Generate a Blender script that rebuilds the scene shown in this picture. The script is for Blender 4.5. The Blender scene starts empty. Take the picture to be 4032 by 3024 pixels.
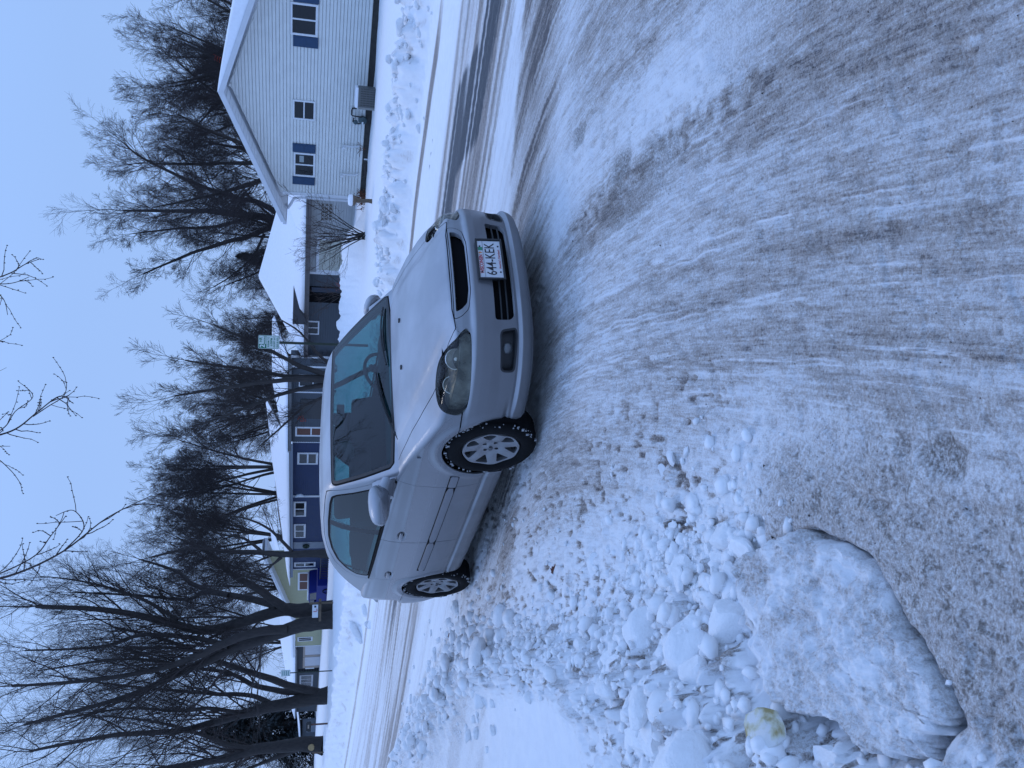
import bpy, bmesh, math, random
import numpy as np
from mathutils import Vector, Matrix, Euler
PI = math.pi
rng = np.random.default_rng(11)
random.seed(11)
scene = bpy.context.scene
C = scene.collection

# ------------------------------------------------------------------ camera, sky, sun, exposure
CAM_H, CAM_PITCH, CAM_ROLL = 1.488, .2345, .0255
cp, sp = math.cos(CAM_PITCH), math.sin(CAM_PITCH)
cr, sr = math.cos(CAM_ROLL), math.sin(CAM_ROLL)
c_fwd = Vector((0, cp, -sp)); c_r0 = Vector((1, 0, 0)); c_d0 = Vector((0, -sp, -cp))
c_right = cr*c_r0 - sr*c_d0
c_down = sr*c_r0 + cr*c_d0
cam_d = bpy.data.cameras.new('camera'); cam = bpy.data.objects.new('camera', cam_d); C.objects.link(cam)
cam_d.sensor_fit = 'HORIZONTAL'; cam_d.sensor_width = 36.0; cam_d.lens = 3335*36/4032
cam_d.clip_start = .05; cam_d.clip_end = 3000
# the phone was held on its side: the picture's left is up
X_ax = c_down; Y_ax = c_right; Z_ax = -c_fwd
cam.matrix_world = Matrix(((X_ax.x, Y_ax.x, Z_ax.x, 0), (X_ax.y, Y_ax.y, Z_ax.y, 0), (X_ax.z, Y_ax.z, Z_ax.z, CAM_H), (0, 0, 0, 1)))
scene.camera = cam

SUN_EL, SUN_AZ = math.radians(50), math.radians(-28)     # azimuth from +Y towards +X
world = bpy.data.worlds.new("World"); scene.world = world; world.use_nodes = True
wn, wl = world.node_tree.nodes, world.node_tree.links
wn.clear()
w_out = wn.new('ShaderNodeOutputWorld'); w_bg = wn.new('ShaderNodeBackground')
sky = wn.new('ShaderNodeTexSky'); sky.sky_type = 'NISHITA'; sky.sun_disc = False
sky.sun_elevation = SUN_EL; sky.sun_rotation = SUN_AZ
sky.air_density = 1.0; sky.dust_density = 2.0; sky.ozone_density = 2.0
w_mix = wn.new('ShaderNodeMixRGB'); w_mix.blend_type = 'MIX'; w_mix.inputs[0].default_value = .93
w_tc = wn.new('ShaderNodeTexCoord'); w_sep = wn.new('ShaderNodeSeparateXYZ'); w_rmp = wn.new('ShaderNodeValToRGB')
w_nz = wn.new('ShaderNodeTexNoise'); w_nz.inputs['Scale'].default_value = 1.6; w_nz.inputs['Detail'].default_value = 3
w_add = wn.new('ShaderNodeMath'); w_add.operation = 'MULTIPLY_ADD'; w_add.inputs[1].default_value = .10
wl.new(w_tc.outputs['Generated'], w_sep.inputs[0]); wl.new(w_tc.outputs['Generated'], w_nz.inputs['Vector'])
wl.new(w_nz.outputs['Fac'], w_add.inputs[0]); wl.new(w_sep.outputs['Z'], w_add.inputs[2])
wl.new(w_add.outputs[0], w_rmp.inputs[0])
SKY_K = 10.0     # the background strength below is 0.1
e = w_rmp.color_ramp.elements
def K(r, g, b): return (r*SKY_K, g*SKY_K, b*SKY_K, 1)
e[0].position = .0; e[0].color = K(.335, .525, .95)
e[1].position = 1.0; e[1].color = K(.47, .76, 1.48)
x_ = e.new(.30); x_.color = K(.335, .54, .98)
x_ = e.new(.55); x_.color = K(.37, .62, 1.16)
wl.new(sky.outputs[0], w_mix.inputs[1]); wl.new(w_rmp.outputs[0], w_mix.inputs[2])
wl.new(w_mix.outputs[0], w_bg.inputs['Color']); w_bg.inputs['Strength'].default_value = .1
wl.new(w_bg.outputs[0], w_out.inputs[0])
sun_d = bpy.data.lights.new('sun', 'SUN'); sun = bpy.data.objects.new('sun', sun_d); C.objects.link(sun)
sun_d.energy = .6; sun_d.angle = math.radians(20); sun_d.color = (1, .96, .95)
sdir = Vector((math.cos(SUN_EL)*math.sin(SUN_AZ), math.cos(SUN_EL)*math.cos(SUN_AZ), math.sin(SUN_EL)))
sun.rotation_euler = sdir.to_track_quat('Z', 'Y').to_euler()
scene.view_settings.view_transform = 'Standard'; scene.view_settings.look = 'None'
scene.view_settings.exposure = 0; scene.view_settings.gamma = 1; scene.view_settings.use_curve_mapping = False
scene.cycles.max_bounces = 8; scene.cycles.transparent_max_bounces = 16

# ------------------------------------------------------------------ helpers
def tag(o, label=None, cat=None, group=None, kind=None):
    if label: o['label'] = label
    if cat: o['category'] = cat
    if group: o['group'] = group
    if kind: o['kind'] = kind
    return o
def empty(name, loc=(0, 0, 0), rz=0, label=None, cat=None, group=None):
    o = bpy.data.objects.new(name, None); C.objects.link(o); o.empty_display_size = .2
    o.location = loc; o.rotation_euler = (0, 0, rz)
    return tag(o, label, cat, group)
def link(name, me, parent=None):
    o = bpy.data.objects.new(name, me); C.objects.link(o)
    if parent is not None: o.parent = parent
    return o
def mesh_np(name, V, F, m=None, parent=None, smooth=True, N=None, kind=None):
    """V (n,3), F (k,3) or (k,4) int arrays, or a list of such arrays"""
    if not isinstance(F, list): F = [F]
    F = [np.asarray(f, dtype=np.int32) for f in F if len(f)]
    me = bpy.data.meshes.new(name)
    V = np.asarray(V, dtype=np.float32)
    me.vertices.add(len(V)); me.vertices.foreach_set('co', V.ravel())
    loops = np.concatenate([f.ravel() for f in F]); tot = np.concatenate([np.full(len(f), f.shape[1]) for f in F])
    st = np.concatenate([[0], np.cumsum(tot)[:-1]])
    me.loops.add(len(loops)); me.loops.foreach_set('vertex_index', loops.astype(np.int32))
    me.polygons.add(len(tot)); me.polygons.foreach_set('loop_start', st.astype(np.int32)); me.polygons.foreach_set('loop_total', tot.astype(np.int32))
    me.update(calc_edges=True)
    me.polygons.foreach_set('use_smooth', np.full(len(tot), smooth, dtype=bool))
    if N is not None:
        me.normals_split_custom_set_from_vertices(np.asarray(N, dtype=np.float32).tolist())
    if m is not None: me.materials.append(m)
    o = link(name, me, parent)
    if kind: o['kind'] = kind
    return o
class MB:
    """collects boxes, tubes, lathes and prisms, then becomes ONE mesh object"""
    def __init__(s): s.V = []; s.F = {3: [], 4: []}; s.n = 0
    def add(s, V, F):
        V = np.asarray(V, float); s.V.append(V)
        for f in F: s.F.setdefault(len(f), []).append([i+s.n for i in f])
        s.n += len(V)
    def addnp(s, V, F):
        V = np.asarray(V, float); F = np.asarray(F); s.V.append(V)
        s.F.setdefault(F.shape[1], []).extend((F+s.n).tolist()); s.n += len(V)
    def box(s, c, d, R=None):
        h = np.array(d)/2
        V = np.array([[x, y, z] for x in (-1, 1) for y in (-1, 1) for z in (-1, 1)])*h
        if R is not None: V = V@np.array(R).T
        s.add(V+np.array(c), [(0, 1, 3, 2), (4, 6, 7, 5), (0, 4, 5, 1), (2, 3, 7, 6), (0, 2, 6, 4), (1, 5, 7, 3)])
        return s
    def box2(s, a, b):
        a, b = np.array(a, float), np.array(b, float)
        return s.box((a+b)/2, np.abs(b-a))
    def tube(s, P, r, n=6, cap=True):
        P = np.asarray(P, float); k = len(P); r = np.broadcast_to(r, (k,)) if np.ndim(r) else np.full(k, r)
        T = np.gradient(P, axis=0); T /= np.linalg.norm(T, axis=1)[:, None]+1e-12
        u = np.cross(T[0], [0, 0, 1.]); u = u if np.linalg.norm(u) > .1 else np.cross(T[0], [1., 0, 0])
        R = []
        for t in T:
            u = u-(u@t)*t; u /= np.linalg.norm(u)+1e-12; R.append((u, np.cross(t, u)))
        a = np.linspace(0, 2*PI, n, endpoint=False)
        V = [P[i]+r[i]*(np.cos(x)*R[i][0]+np.sin(x)*R[i][1]) for i in range(k) for x in a]
        F = [(i*n+j, i*n+(j+1) % n, (i+1)*n+(j+1) % n, (i+1)*n+j) for i in range(k-1) for j in range(n)]
        if cap: F += [tuple(range(n))[::-1], tuple((k-1)*n+j for j in range(n))]
        s.add(V, F); return s
    def lathe(s, prof, n=24, c=(0, 0, 0), axis='z', close=False, a0=0, a1=2*PI):
        """prof: list of (r, h)"""
        full = abs(a1-a0-2*PI) < 1e-6
        a = np.linspace(a0, a1, n, endpoint=not full); m = len(prof)
        V = []
        for t in a:
            for r, h in prof:
                p = (r*math.cos(t), r*math.sin(t), h)
                if axis == 'y': p = (p[0], -p[2], p[1])
                if axis == 'x': p = (p[2], p[0], p[1])
                V.append(np.array(p)+np.array(c))
        F = []
        for i in range(n if full else n-1):
            for j in range(m if close else m-1):
                a_, b_ = i*m+j, i*m+(j+1) % m; c_, d_ = ((i+1) % n)*m+(j+1) % m, ((i+1) % n)*m+j
                F.append((a_, d_, c_, b_))
        s.add(V, F); return s
    def prism(s, poly, a, b, axis='y'):
        """2D polygon extruded between a and b along axis; poly coords are the other two axes in order"""
        n = len(poly); V = []
        for h in (a, b):
            for p, q in poly:
                V.append({'y': (p, h, q), 'x': (h, p, q), 'z': (p, q, h)}[axis])
        F = [tuple(range(n)), tuple(range(2*n-1, n-1, -1))]+[(i, i+n, (i+1) % n+n, (i+1) % n) for i in range(n)]
        s.add(V, F); return s
    def xf(s, M):
        V = np.concatenate(s.V); M = np.array(M); s.V = [V@M[:3, :3].T+M[:3, 3]]; return s
    def build(s, name, m=None, parent=None, smooth=False, bevel=0, kind=None, label=None, recalc=True):
        V = np.concatenate(s.V) if s.V else np.zeros((0, 3))
        me = bpy.data.meshes.new(name)
        F = [f for k in sorted(s.F) for f in s.F[k]]
        me.from_pydata(V.tolist(), [], F)
        if recalc or bevel:
            bm = bmesh.new(); bm.from_mesh(me)
            if bevel:
                bmesh.ops.bevel(bm, geom=[e for e in bm.edges if len(e.link_faces) == 2 and e.calc_face_angle(0) > .6], offset=bevel, segments=2, affect='EDGES', profile=.6, clamp_overlap=True)
            bmesh.ops.recalc_face_normals(bm, faces=bm.faces); bm.to_mesh(me); bm.free()
        if smooth:
            me.polygons.foreach_set('use_smooth', [True]*len(me.polygons))
            if smooth != 'all': me.set_sharp_from_angle(angle=math.radians(38))
        if m: me.materials.append(m)
        o = link(name, me, parent)
        if kind: o['kind'] = kind
        if label: o['label'] = label
        return o
def copy_tree(o, parent=None):
    c = o.copy(); C.objects.link(c); c.parent = parent
    for ch in [x for x in bpy.data.objects if x.parent == o]: copy_tree(ch, c)
    return c

# ---- noise (numpy)
def _hash(ix, iy, seed):
    h = (ix.astype(np.int64)*374761393+iy.astype(np.int64)*668265263+seed*1442695041) & 0xffffffff
    h = ((h ^ (h >> 13))*1274126177) & 0xffffffff
    h = (h ^ (h >> 16)) & 0xffffff
    return h/float(0xffffff)
def vnoise(x, y, seed=0):
    ix, iy = np.floor(x), np.floor(y); fx, fy = x-ix, y-iy
    fx = fx*fx*fx*(fx*(fx*6-15)+10); fy = fy*fy*fy*(fy*(fy*6-15)+10)
    a = _hash(ix, iy, seed); b = _hash(ix+1, iy, seed); c = _hash(ix, iy+1, seed); d = _hash(ix+1, iy+1, seed)
    return (a*(1-fx)+b*fx)*(1-fy)+(c*(1-fx)+d*fx)*fy
def fbm(x, y, oct=4, seed=0, g=.5):
    s = 0; a = 1; t = 0
    for i in range(oct):
        s = s+a*(vnoise(x, y, seed+i*17)-.5); t += a; a *= g; x, y = x*2.03+5.1, y*2.03+1.7
    return s/t*2
def domes(x, y, seed, rmin=.25, rmax=.62, dens=1.0):
    """max over scattered lumps: 0..1 heights"""
    ix, iy = np.floor(x), np.floor(y); best = np.zeros_like(x)
    for dx in (-1, 0, 1):
        for dy in (-1, 0, 1):
            cx, cy = ix+dx, iy+dy
            px = cx+_hash(cx, cy, seed); py = cy+_hash(cx, cy, seed+1)
            r = rmin+(rmax-rmin)*_hash(cx, cy, seed+2); on = _hash(cx, cy, seed+3) < dens
            th = _hash(cx, cy, seed+4)*6.28; sq = .6+.4*_hash(cx, cy, seed+5)
            ux = (x-px)*np.cos(th)+(y-py)*np.sin(th); uy = -(x-px)*np.sin(th)+(y-py)*np.cos(th)
            q = 1-((ux/r)**2+(uy/(r*sq))**2)
            tl = 1+.5*(ux/r)*(_hash(cx, cy, seed+6)-.5)*2
            h = np.where(on & (q > 0), np.sqrt(np.clip(q, 0, 1))*r*tl*1.3, 0)
            best = np.maximum(best, h)
    return best
def sstep(a, b, x):
    t = np.clip((x-a)/(b-a), 0, 1); return t*t*(3-2*t)
def catmull(P, n=8, closed=True):
    P = np.asarray(P, float); out = []; k = len(P)
    for i in range(k if closed else k-1):
        p0, p1, p2, p3 = (P[(i-1) % k], P[i], P[(i+1) % k], P[(i+2) % k]) if closed else (P[max(i-1, 0)], P[i], P[i+1], P[min(i+2, k-1)])
        for t in np.linspace(0, 1, n, endpoint=False):
            out.append(.5*((2*p1)+(-p0+p2)*t+(2*p0-5*p1+4*p2-p3)*t*t+(-p0+3*p1-3*p2+p3)*t**3))
    if not closed: out.append(P[-1])
    return np.array(out)
def roundpoly(P, r=.02, n=4):
    P = np.asarray(P, float); out = []; k = len(P)
    for i in range(k):
        a, b, c = P[i-1], P[i], P[(i+1) % k]
        ra = min(r, np.linalg.norm(a-b)*.45); rc = min(r, np.linalg.norm(c-b)*.45)
        p, q = b+(a-b)/np.linalg.norm(a-b)*ra, b+(c-b)/np.linalg.norm(c-b)*rc
        for t in np.linspace(0, 1, n+1): out.append((1-t)**2*p+2*t*(1-t)*b+t*t*q)
    return np.array(out)
def poly_sdf(px, py, P):
    P = np.asarray(P, float); d = np.full(px.shape, 1e9); s = np.zeros(px.shape, bool); k = len(P)
    for i in range(k):
        a, b = P[i], P[(i+1) % k]; e = b-a; wx, wy = px-a[0], py-a[1]
        t = np.clip((wx*e[0]+wy*e[1])/(e@e+1e-12), 0, 1)
        d = np.minimum(d, (wx-e[0]*t)**2+(wy-e[1]*t)**2)
        c = (a[1] > py) != (b[1] > py)
        with np.errstate(divide='ignore', invalid='ignore'):
            xi = (b[0]-a[0])*(py-a[1])/(b[1]-a[1]+1e-18)+a[0]
        s ^= c & (px < xi)
    d = np.sqrt(d); return np.where(s, -d, d)
def line_sdf(px, py, P):
    """distance to an open polyline"""
    P = np.asarray(P, float); d = np.full(px.shape, 1e9)
    for a, b in zip(P[:-1], P[1:]):
        e = b-a; wx, wy = px-a[0], py-a[1]; t = np.clip((wx*e[0]+wy*e[1])/(e@e+1e-12), 0, 1)
        d = np.minimum(d, (wx-e[0]*t)**2+(wy-e[1]*t)**2)
    return np.sqrt(d)
# ---- cutting a triangle mesh along d = 0
def cut(V, N, T, d):
    s = d < 0; cnt = s[T].sum(1)
    Tin, Tout = [T[cnt == 3]], [T[cnt == 0]]
    newV, newN = [V], [N]; base = len(V)
    M1, M2 = T[cnt == 1], T[cnt == 2]
    def lone(M, val):
        if not len(M): return M
        k = np.argmax(s[M] == val, axis=1); idx = np.arange(len(M))
        return np.stack([M[idx, k], M[idx, (k+1) % 3], M[idx, (k+2) % 3]], 1)
    M1, M2 = lone(M1, True), lone(M2, False)
    E = []
    for M in (M1, M2):
        if len(M): E += [M[:, [0, 1]], M[:, [0, 2]]]
    if E:
        E = np.concatenate(E); Es = np.sort(E, 1); U, inv = np.unique(Es, axis=0, return_inverse=True); inv = inv.ravel()
        t = (d[U[:, 0]]/(d[U[:, 0]]-d[U[:, 1]]))[:, None]
        nV = V[U[:, 0]]*(1-t)+V[U[:, 1]]*t; nN = N[U[:, 0]]*(1-t)+N[U[:, 1]]*t
        nN /= np.linalg.norm(nN, axis=1)[:, None]+1e-12
        newV.append(nV); newN.append(nN); inv = inv+base; p = 0
        for M, A, B in ((M1, Tin, Tout), (M2, Tout, Tin)):
            if not len(M): continue
            ab, ac = inv[p:p+len(M)], inv[p+len(M):p+2*len(M)]; p += 2*len(M)
            A.append(np.stack([M[:, 0], ab, ac], 1))
            B.append(np.stack([ab, M[:, 1], M[:, 2]], 1)); B.append(np.stack([ab, M[:, 2], ac], 1))
    V2, N2 = np.concatenate(newV), np.concatenate(newN)
    return (V2, N2, np.concatenate(Tin)), (V2, N2, np.concatenate(Tout))
def compact(S):
    V, N, T = S
    if not len(T): return V[:0], N[:0], T
    u, inv = np.unique(T, return_inverse=True); return V[u], N[u], inv.reshape(-1, 3)
def rim(S, depth, both=False):
    """adds the thickness of a sheet along its cut edges"""
    V, N, T = compact(S); n = len(V)
    E = np.concatenate([T[:, [0, 1]], T[:, [1, 2]], T[:, [2, 0]]]); k = E.min(1).astype(np.int64)*n+E.max(1)
    u, first, c = np.unique(k, return_index=True, return_counts=True); B = E[first[c == 1]]
    bv, inv = np.unique(B, return_inverse=True); inv = inv.reshape(-1, 2); m = len(bv)
    Va = V[bv]; Vb = V[bv]-N[bv]*depth
    F = np.stack([inv[:, 1]+n, inv[:, 0]+n, inv[:, 0]+n+m, inv[:, 1]+n+m], 1)
    a, b = V[B[:, 0]], V[B[:, 1]]
    en = np.cross(b-a, N[B[:, 0]]); en /= np.linalg.norm(en, axis=1)[:, None]+1e-12
    EN = np.zeros((m, 3)); np.add.at(EN, inv[:, 0], en); np.add.at(EN, inv[:, 1], en); EN /= np.linalg.norm(EN, axis=1)[:, None]+1e-12
    V2 = np.concatenate([V, Va, Vb]); N2 = np.concatenate([N, EN, EN])
    return V2, N2, T, F
def sheet(name, S, m, parent, depth=.008, label=None):
    V, N, T, F = rim(S, depth)
    if not len(T): return None
    o = mesh_np(name, V, [T, F], m, parent, True, N)
    if label: o['label'] = label
    return o

# ------------------------------------------------------------------ materials
MATS = {}
def mat(name, col, rough=.6, metal=0, bump=0, bscale=30, var=.0, vscale=4, spec=.5, coat=0, emit=None, estr=0, detail=6, obj=True, stretch=None, sheen=0, fine=0, sss=0):
    if name in MATS: return MATS[name]
    m = bpy.data.materials.new(name); m.use_nodes = True; nt = m.node_tree; n, l = nt.nodes, nt.links
    b = n['Principled BSDF']; b.inputs['Base Color'].default_value = (*col, 1); b.inputs['Roughness'].default_value = rough
    b.inputs['Metallic'].default_value = metal; b.inputs['Specular IOR Level'].default_value = spec; b.inputs['Coat Weight'].default_value = coat
    b.inputs['Coat Roughness'].default_value = .12
    if sss: b.inputs['Subsurface Weight'].default_value = sss; b.inputs['Subsurface Radius'].default_value = (.04, .05, .07); b.inputs['Subsurface Scale'].default_value = .3
    if emit: b.inputs['Emission Color'].default_value = (*emit, 1); b.inputs['Emission Strength'].default_value = estr
    tc = n.new('ShaderNodeTexCoord'); mp = n.new('ShaderNodeMapping'); l.new(tc.outputs['Object'], mp.inputs[0])
    if stretch: mp.inputs['Scale'].default_value = stretch
    if var:
        t = n.new('ShaderNodeTexNoise'); t.inputs['Scale'].default_value = vscale; t.inputs['Detail'].default_value = detail; l.new(mp.outputs[0], t.inputs['Vector'])
        hv = n.new('ShaderNodeMapRange'); hv.inputs[1].default_value = .3; hv.inputs[2].default_value = .7
        hv.inputs[3].default_value = 1-var; hv.inputs[4].default_value = 1+var; l.new(t.outputs['Fac'], hv.inputs[0])
        mx = n.new('ShaderNodeMixRGB'); mx.blend_type = 'MULTIPLY'; mx.inputs[0].default_value = 1; mx.inputs[1].default_value = (*col, 1)
        cmb = n.new('ShaderNodeCombineColor'); [l.new(hv.outputs[0], cmb.inputs[i]) for i in range(3)]
        l.new(cmb.outputs[0], mx.inputs[2]); l.new(mx.outputs[0], b.inputs['Base Color'])
        rr = n.new('ShaderNodeMapRange'); rr.inputs[3].default_value = max(rough-.12, .02); rr.inputs[4].default_value = min(rough+.12, 1); l.new(t.outputs['Fac'], rr.inputs[0]); l.new(rr.outputs[0], b.inputs['Roughness'])
    if bump:
        t2 = n.new('ShaderNodeTexNoise'); t2.inputs['Scale'].default_value = bscale; t2.inputs['Detail'].default_value = 8; l.new(mp.outputs[0], t2.inputs['Vector'])
        bp = n.new('ShaderNodeBump'); bp.inputs['Strength'].default_value = bump; bp.inputs['Distance'].default_value = .02; l.new(t2.outputs['Fac'], bp.inputs['Height']); l.new(bp.outputs[0], b.inputs['Normal'])
    MATS[name] = m; return m
def snow_mat(name, col=(.80, .82, .85), bump=.35, scale=60, var=.05):
    return mat(name, col, .75, 0, bump, scale, var, 9, .25, sss=.0)
M_snow = snow_mat('snow'); M_snowroof = snow_mat('roof_snow', (.82, .84, .88), .15, 12, .03)
M_chunk = mat('ploughed_snow', (.82, .825, .835), .8, 0, .35, 9, .05, 2.5, .2)
# ---- shared materials and lettering
def glass_mat(name, tint, refl=1.0, rough=.0, trans=1.0):
    m = bpy.data.materials.new(name); m.use_nodes = True; nt = m.node_tree; n, l = nt.nodes, nt.links
    n.remove(n['Principled BSDF']); out = n['Material Output']
    tr = n.new('ShaderNodeBsdfTransparent'); tr.inputs[0].default_value = (*tint, 1)
    gl = n.new('ShaderNodeBsdfGlossy'); gl.inputs['Roughness'].default_value = rough
    fr = n.new('ShaderNodeFresnel'); geo = n.new('ShaderNodeNewGeometry'); io = n.new('ShaderNodeMapRange'); io.inputs[3].default_value = 1.52; io.inputs[4].default_value = 1/1.52; l.new(geo.outputs['Backfacing'], io.inputs[0]); l.new(io.outputs[0], fr.inputs['IOR'])
    mu = n.new('ShaderNodeMath'); mu.operation = 'MULTIPLY_ADD'; mu.inputs[1].default_value = 0.95*refl; mu.inputs[2].default_value = .01; mu.use_clamp = True; l.new(fr.outputs[0], mu.inputs[0])
    mx = n.new('ShaderNodeMixShader'); l.new(mu.outputs[0], mx.inputs[0]); l.new(tr.outputs[0], mx.inputs[1]); l.new(gl.outputs[0], mx.inputs[2]); l.new(mx.outputs[0], out.inputs[0])
    return m
M_glass = glass_mat('tinted_car_glass', (.22, .45, .46))
M_lens = glass_mat('clouded_lamp_lens', (.78, .78, .72), .8, .05)
M_black = mat('black_plastic', (.018, .019, .021), .5, 0, .1, 200, .3, 12)
M_void = mat('dark_underbody_and_shade', (.006, .006, .007), .9, spec=.1)  # car underside black, also the painted shade of house openings
M_rubber = mat('black_rubber', (.008, .008, .009), .8, 0, .2, 80, .3, 10, .12)
M_trim = mat('grey_moulding', (.20, .20, .215), .5, .3, .05, 100, .08, 10)
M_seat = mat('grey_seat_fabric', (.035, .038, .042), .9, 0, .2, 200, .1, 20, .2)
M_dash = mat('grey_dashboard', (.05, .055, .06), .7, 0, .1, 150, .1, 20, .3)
M_alloy = mat('alloy_wheel', (.29, .29, .30), .45, .6, .05, 200, .12, 9)
M_chrome = mat('lamp_reflector', (.75, .75, .74), .30, .8)
M_amber = mat('amber_lamp', (.45, .20, .05), .3)
M_redlens = mat('red_lamp_lens', (.25, .008, .012), .2)
M_plate = mat('plate_white', (.60, .61, .63), .45)
M_ink = mat('plate_black', (.015, .015, .02), .5)
M_red = mat('plate_red', (.45, .05, .06), .5)
M_tyre_snow = mat('snow_on_tyre', (.42, .42, .43), .8, 0, .4, 120, .3, 30, .2)

def text_obj(name, s, size, m, parent, loc, rot, ext=.0006, sx=1, align='CENTER', bold=0):
    cu = bpy.data.curves.new(name, 'FONT'); cu.body = s; cu.size = size; cu.align_x = align; cu.align_y = 'CENTER'; cu.extrude = ext; cu.offset = bold; cu.resolution_u = 3
    t = bpy.data.objects.new(name, cu); C.objects.link(t)
    dg = bpy.context.evaluated_depsgraph_get(); me = bpy.data.meshes.new_from_object(t.evaluated_get(dg)); bpy.data.objects.remove(t); bpy.data.curves.remove(cu)
    me.transform(Matrix.Diagonal((sx, 1, 1, 1))); me.materials.clear(); me.materials.append(m)
    o = link(name, me, parent); o.location = loc; o.rotation_euler = rot; return o
# ================================================================== ground
_ya = np.array([-50, 0, 1.7, 3.0, 4.2, 4.8, 5.8, 6.6, 8, 14, 25, 45, 90, 400.])
_aa = np.radians([6, 6, 5, 0, -5, -11, -28, -46, -50, -50, -39, -37, -37, -37.])
_yt = np.linspace(-50, 400, 9001); _It = np.concatenate([[0], np.cumsum(np.tan(np.interp(_yt, _ya, _aa))[:-1]*np.diff(_yt))]); _It -= np.interp(3.0, _yt, _It)
def psi(x, y): return x-np.interp(y, _yt, _It)
def ang(y): return np.interp(y, _ya, _aa)
PF_ = psi(5.2, 11.5)
def udist(x, y): return (psi(x, y)-PF_)*np.cos(ang(y))          # metres beyond the far kerb of the street
LAWN = np.array([(-2.75, 8.3), (-3.6, 9.55), (-4.4, 10.8), (-6.0, 13.3), (-12.2, 23), (-24, 42), (-60, 100), (-120, 60), (-60, -20), (-1.2, -2), (-.98, 1.2), (-.95, 1.6), (-.80, 2.6), (-.93, 3.1), (-1.12, 3.7), (-1.40, 4.5), (-1.62, 5.2), (-1.95, 6.2), (-2.15, 7.1)])
SLAB_P = np.array([(-.426, 2.245), (-.459, 2.006), (-.579, 1.874), (-.649, 1.769), (-.744, 1.652), (-.811, 1.704), (-.857, 1.711), (-.903, 1.87), (-.881, 1.985), (-.91, 2.142), (-.903, 2.259), (-.804, 2.385), (-.6, 2.56), (-.512, 2.48), (-.445, 2.331)])
def lawn_sdf(x, y): return poly_sdf(x, y, LAWN)
def hz(x, y, u=None):
    z = -.0033*np.clip(y, 0, 400)
    u = udist(x, y) if u is None else u
    return z-.27*sstep(2.2, 8, u)*sstep(46, 30, y)+.13*sstep(.2, 1.2, u)
def ground_h(x, y, detail=True):
    x = np.asarray(x, float); y = np.asarray(y, float)
    r = np.hypot(x, y); u = udist(x, y); L_ = lawn_sdf(x, y); ps = psi(x, y)
    z = hz(x, y, u)
    road = sstep(.05, -.15, u)*sstep(-.05, .20, L_)
    # street far bank
    hb = np.interp(y, [0, 12, 25, 40, 80], [.26, .25, .36, .46, .3]); wb = np.interp(y, [0, 12, 25, 40, 80], [1.25, 1.3, 2.2, 4.0, 3.0])
    q = u/wb; bank = sstep(-.02, .38, q)*sstep(1.15, .55, q)*(y > -5)
    lump = 0
    if detail:
        lump = domes(x/.40, y/.40, 5, .25, .7, .9)*.40*.50+domes(x/.20, y/.20, 9, .3, .7, .95)*.20*.62+domes(x/.11, y/.11, 10, .3, .7)*.11*.5+fbm(x/.06, y/.06, 3, 4)*.010
        lumpy = .70+.30*sstep(.35, .6, vnoise(x/1.3+3, y/1.3, 77))
        z = z+bank*(hb*.72+lump*lumpy*np.interp(y, [10, 30, 50], [.95, .8, .6]))
        z = z+.05*fbm(x/3, y/3, 3, 31)*sstep(.5, 3, u)+.012*fbm(x/.5, y/.5, 3, 33)*sstep(.5, 3, u)
    else: z = z+bank*hb*.85
    # heap in front of the grey house
    m = np.exp(-(((y-33.4)+.55*(x-2.2))/1.5)**2)*sstep(6.4, 4.6, x)*sstep(-4.5, -2.2, x)
    z = z+m*.62+(m*(domes(x/.5, y/.5, 15, .3, .7)*.2+domes(x/.22, y/.22, 16, .3, .7)*.1) if detail else 0)
    # lawn on the near side and the ridge the plough left round it
    inn = sstep(.10, -.35, L_)
    z = z+inn*(.085+.05*vnoise(x/1.4, y/1.4, 3)*sstep(-.1, -1, L_))
    near = sstep(5.2, 3.4, y); wr_ = np.interp(y, [1.2, 2.4, 3.4, 5, 8, 14], [.62, .62, .52, .38, .50, .60])
    ctr = np.interp(y, [1.2, 2.5, 3.4, 5, 8], [-.28, -.28, -.22, -.12, -.35])
    wr_ = wr_*(1-.42*sstep(3.6, 4.6, y)*sstep(7.5, 6.2, y)); rg_ = np.exp(-((L_-ctr)/wr_)**2*1.6)*(y > -1)*sstep(60, 30, y)*(x > -40)
    hr_ = np.interp(y, [1.2, 2.6, 3.4, 5, 6.5, 9, 14], [.06, .10, .085, .06, .10, .15, .15])
    if detail:
        wx, wy_ = x+.05*fbm(x/.08, y/.08, 4, 200), y+.05*fbm(x/.08, y/.08, 4, 201)
        big = domes(wx/.30, wy_/.30, 41, .25, .62, .75)*.30*.30*np.interp(y, [2, 4, 5, 6.5, 9], [1.0, .85, .5, .55, .8])
        mid = domes(wx/.14, wy_/.14, 43, .3, .68, .95)*.14*.70; sm = domes(wx/.065, wy_/.065, 45, .3, .68)*.065*.8
        z = z+rg_*(hr_+big+mid+sm*np.interp(y, [4, 9], [1, .8])+fbm(x/.04, y/.04, 4, 8)*.020)
        rr = sstep(-.9, -.2, L_)*sstep(1.1, .55, L_)*sstep(11, 6, y)           # crumbs thrown onto the driven snow
        cr1 = domes(x/.16, y/.16, 51, .12, .33, .42)*.16*.55+domes(x/.075, y/.075, 52, .15, .42, .5)*.075*.6
        z = z+cr1*sstep(1.15, .2, L_)*sstep(-.1, .1, L_)*sstep(1.6, 2.4, y)*sstep(12, 7, y)
        z = z+.020*fbm(x/.35, y/.35, 4, 12)*(1-road*.6)*sstep(1.4, .2, L_)*sstep(14, 8, y)
    else: z = z+rg_*hr_*1.4
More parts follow.
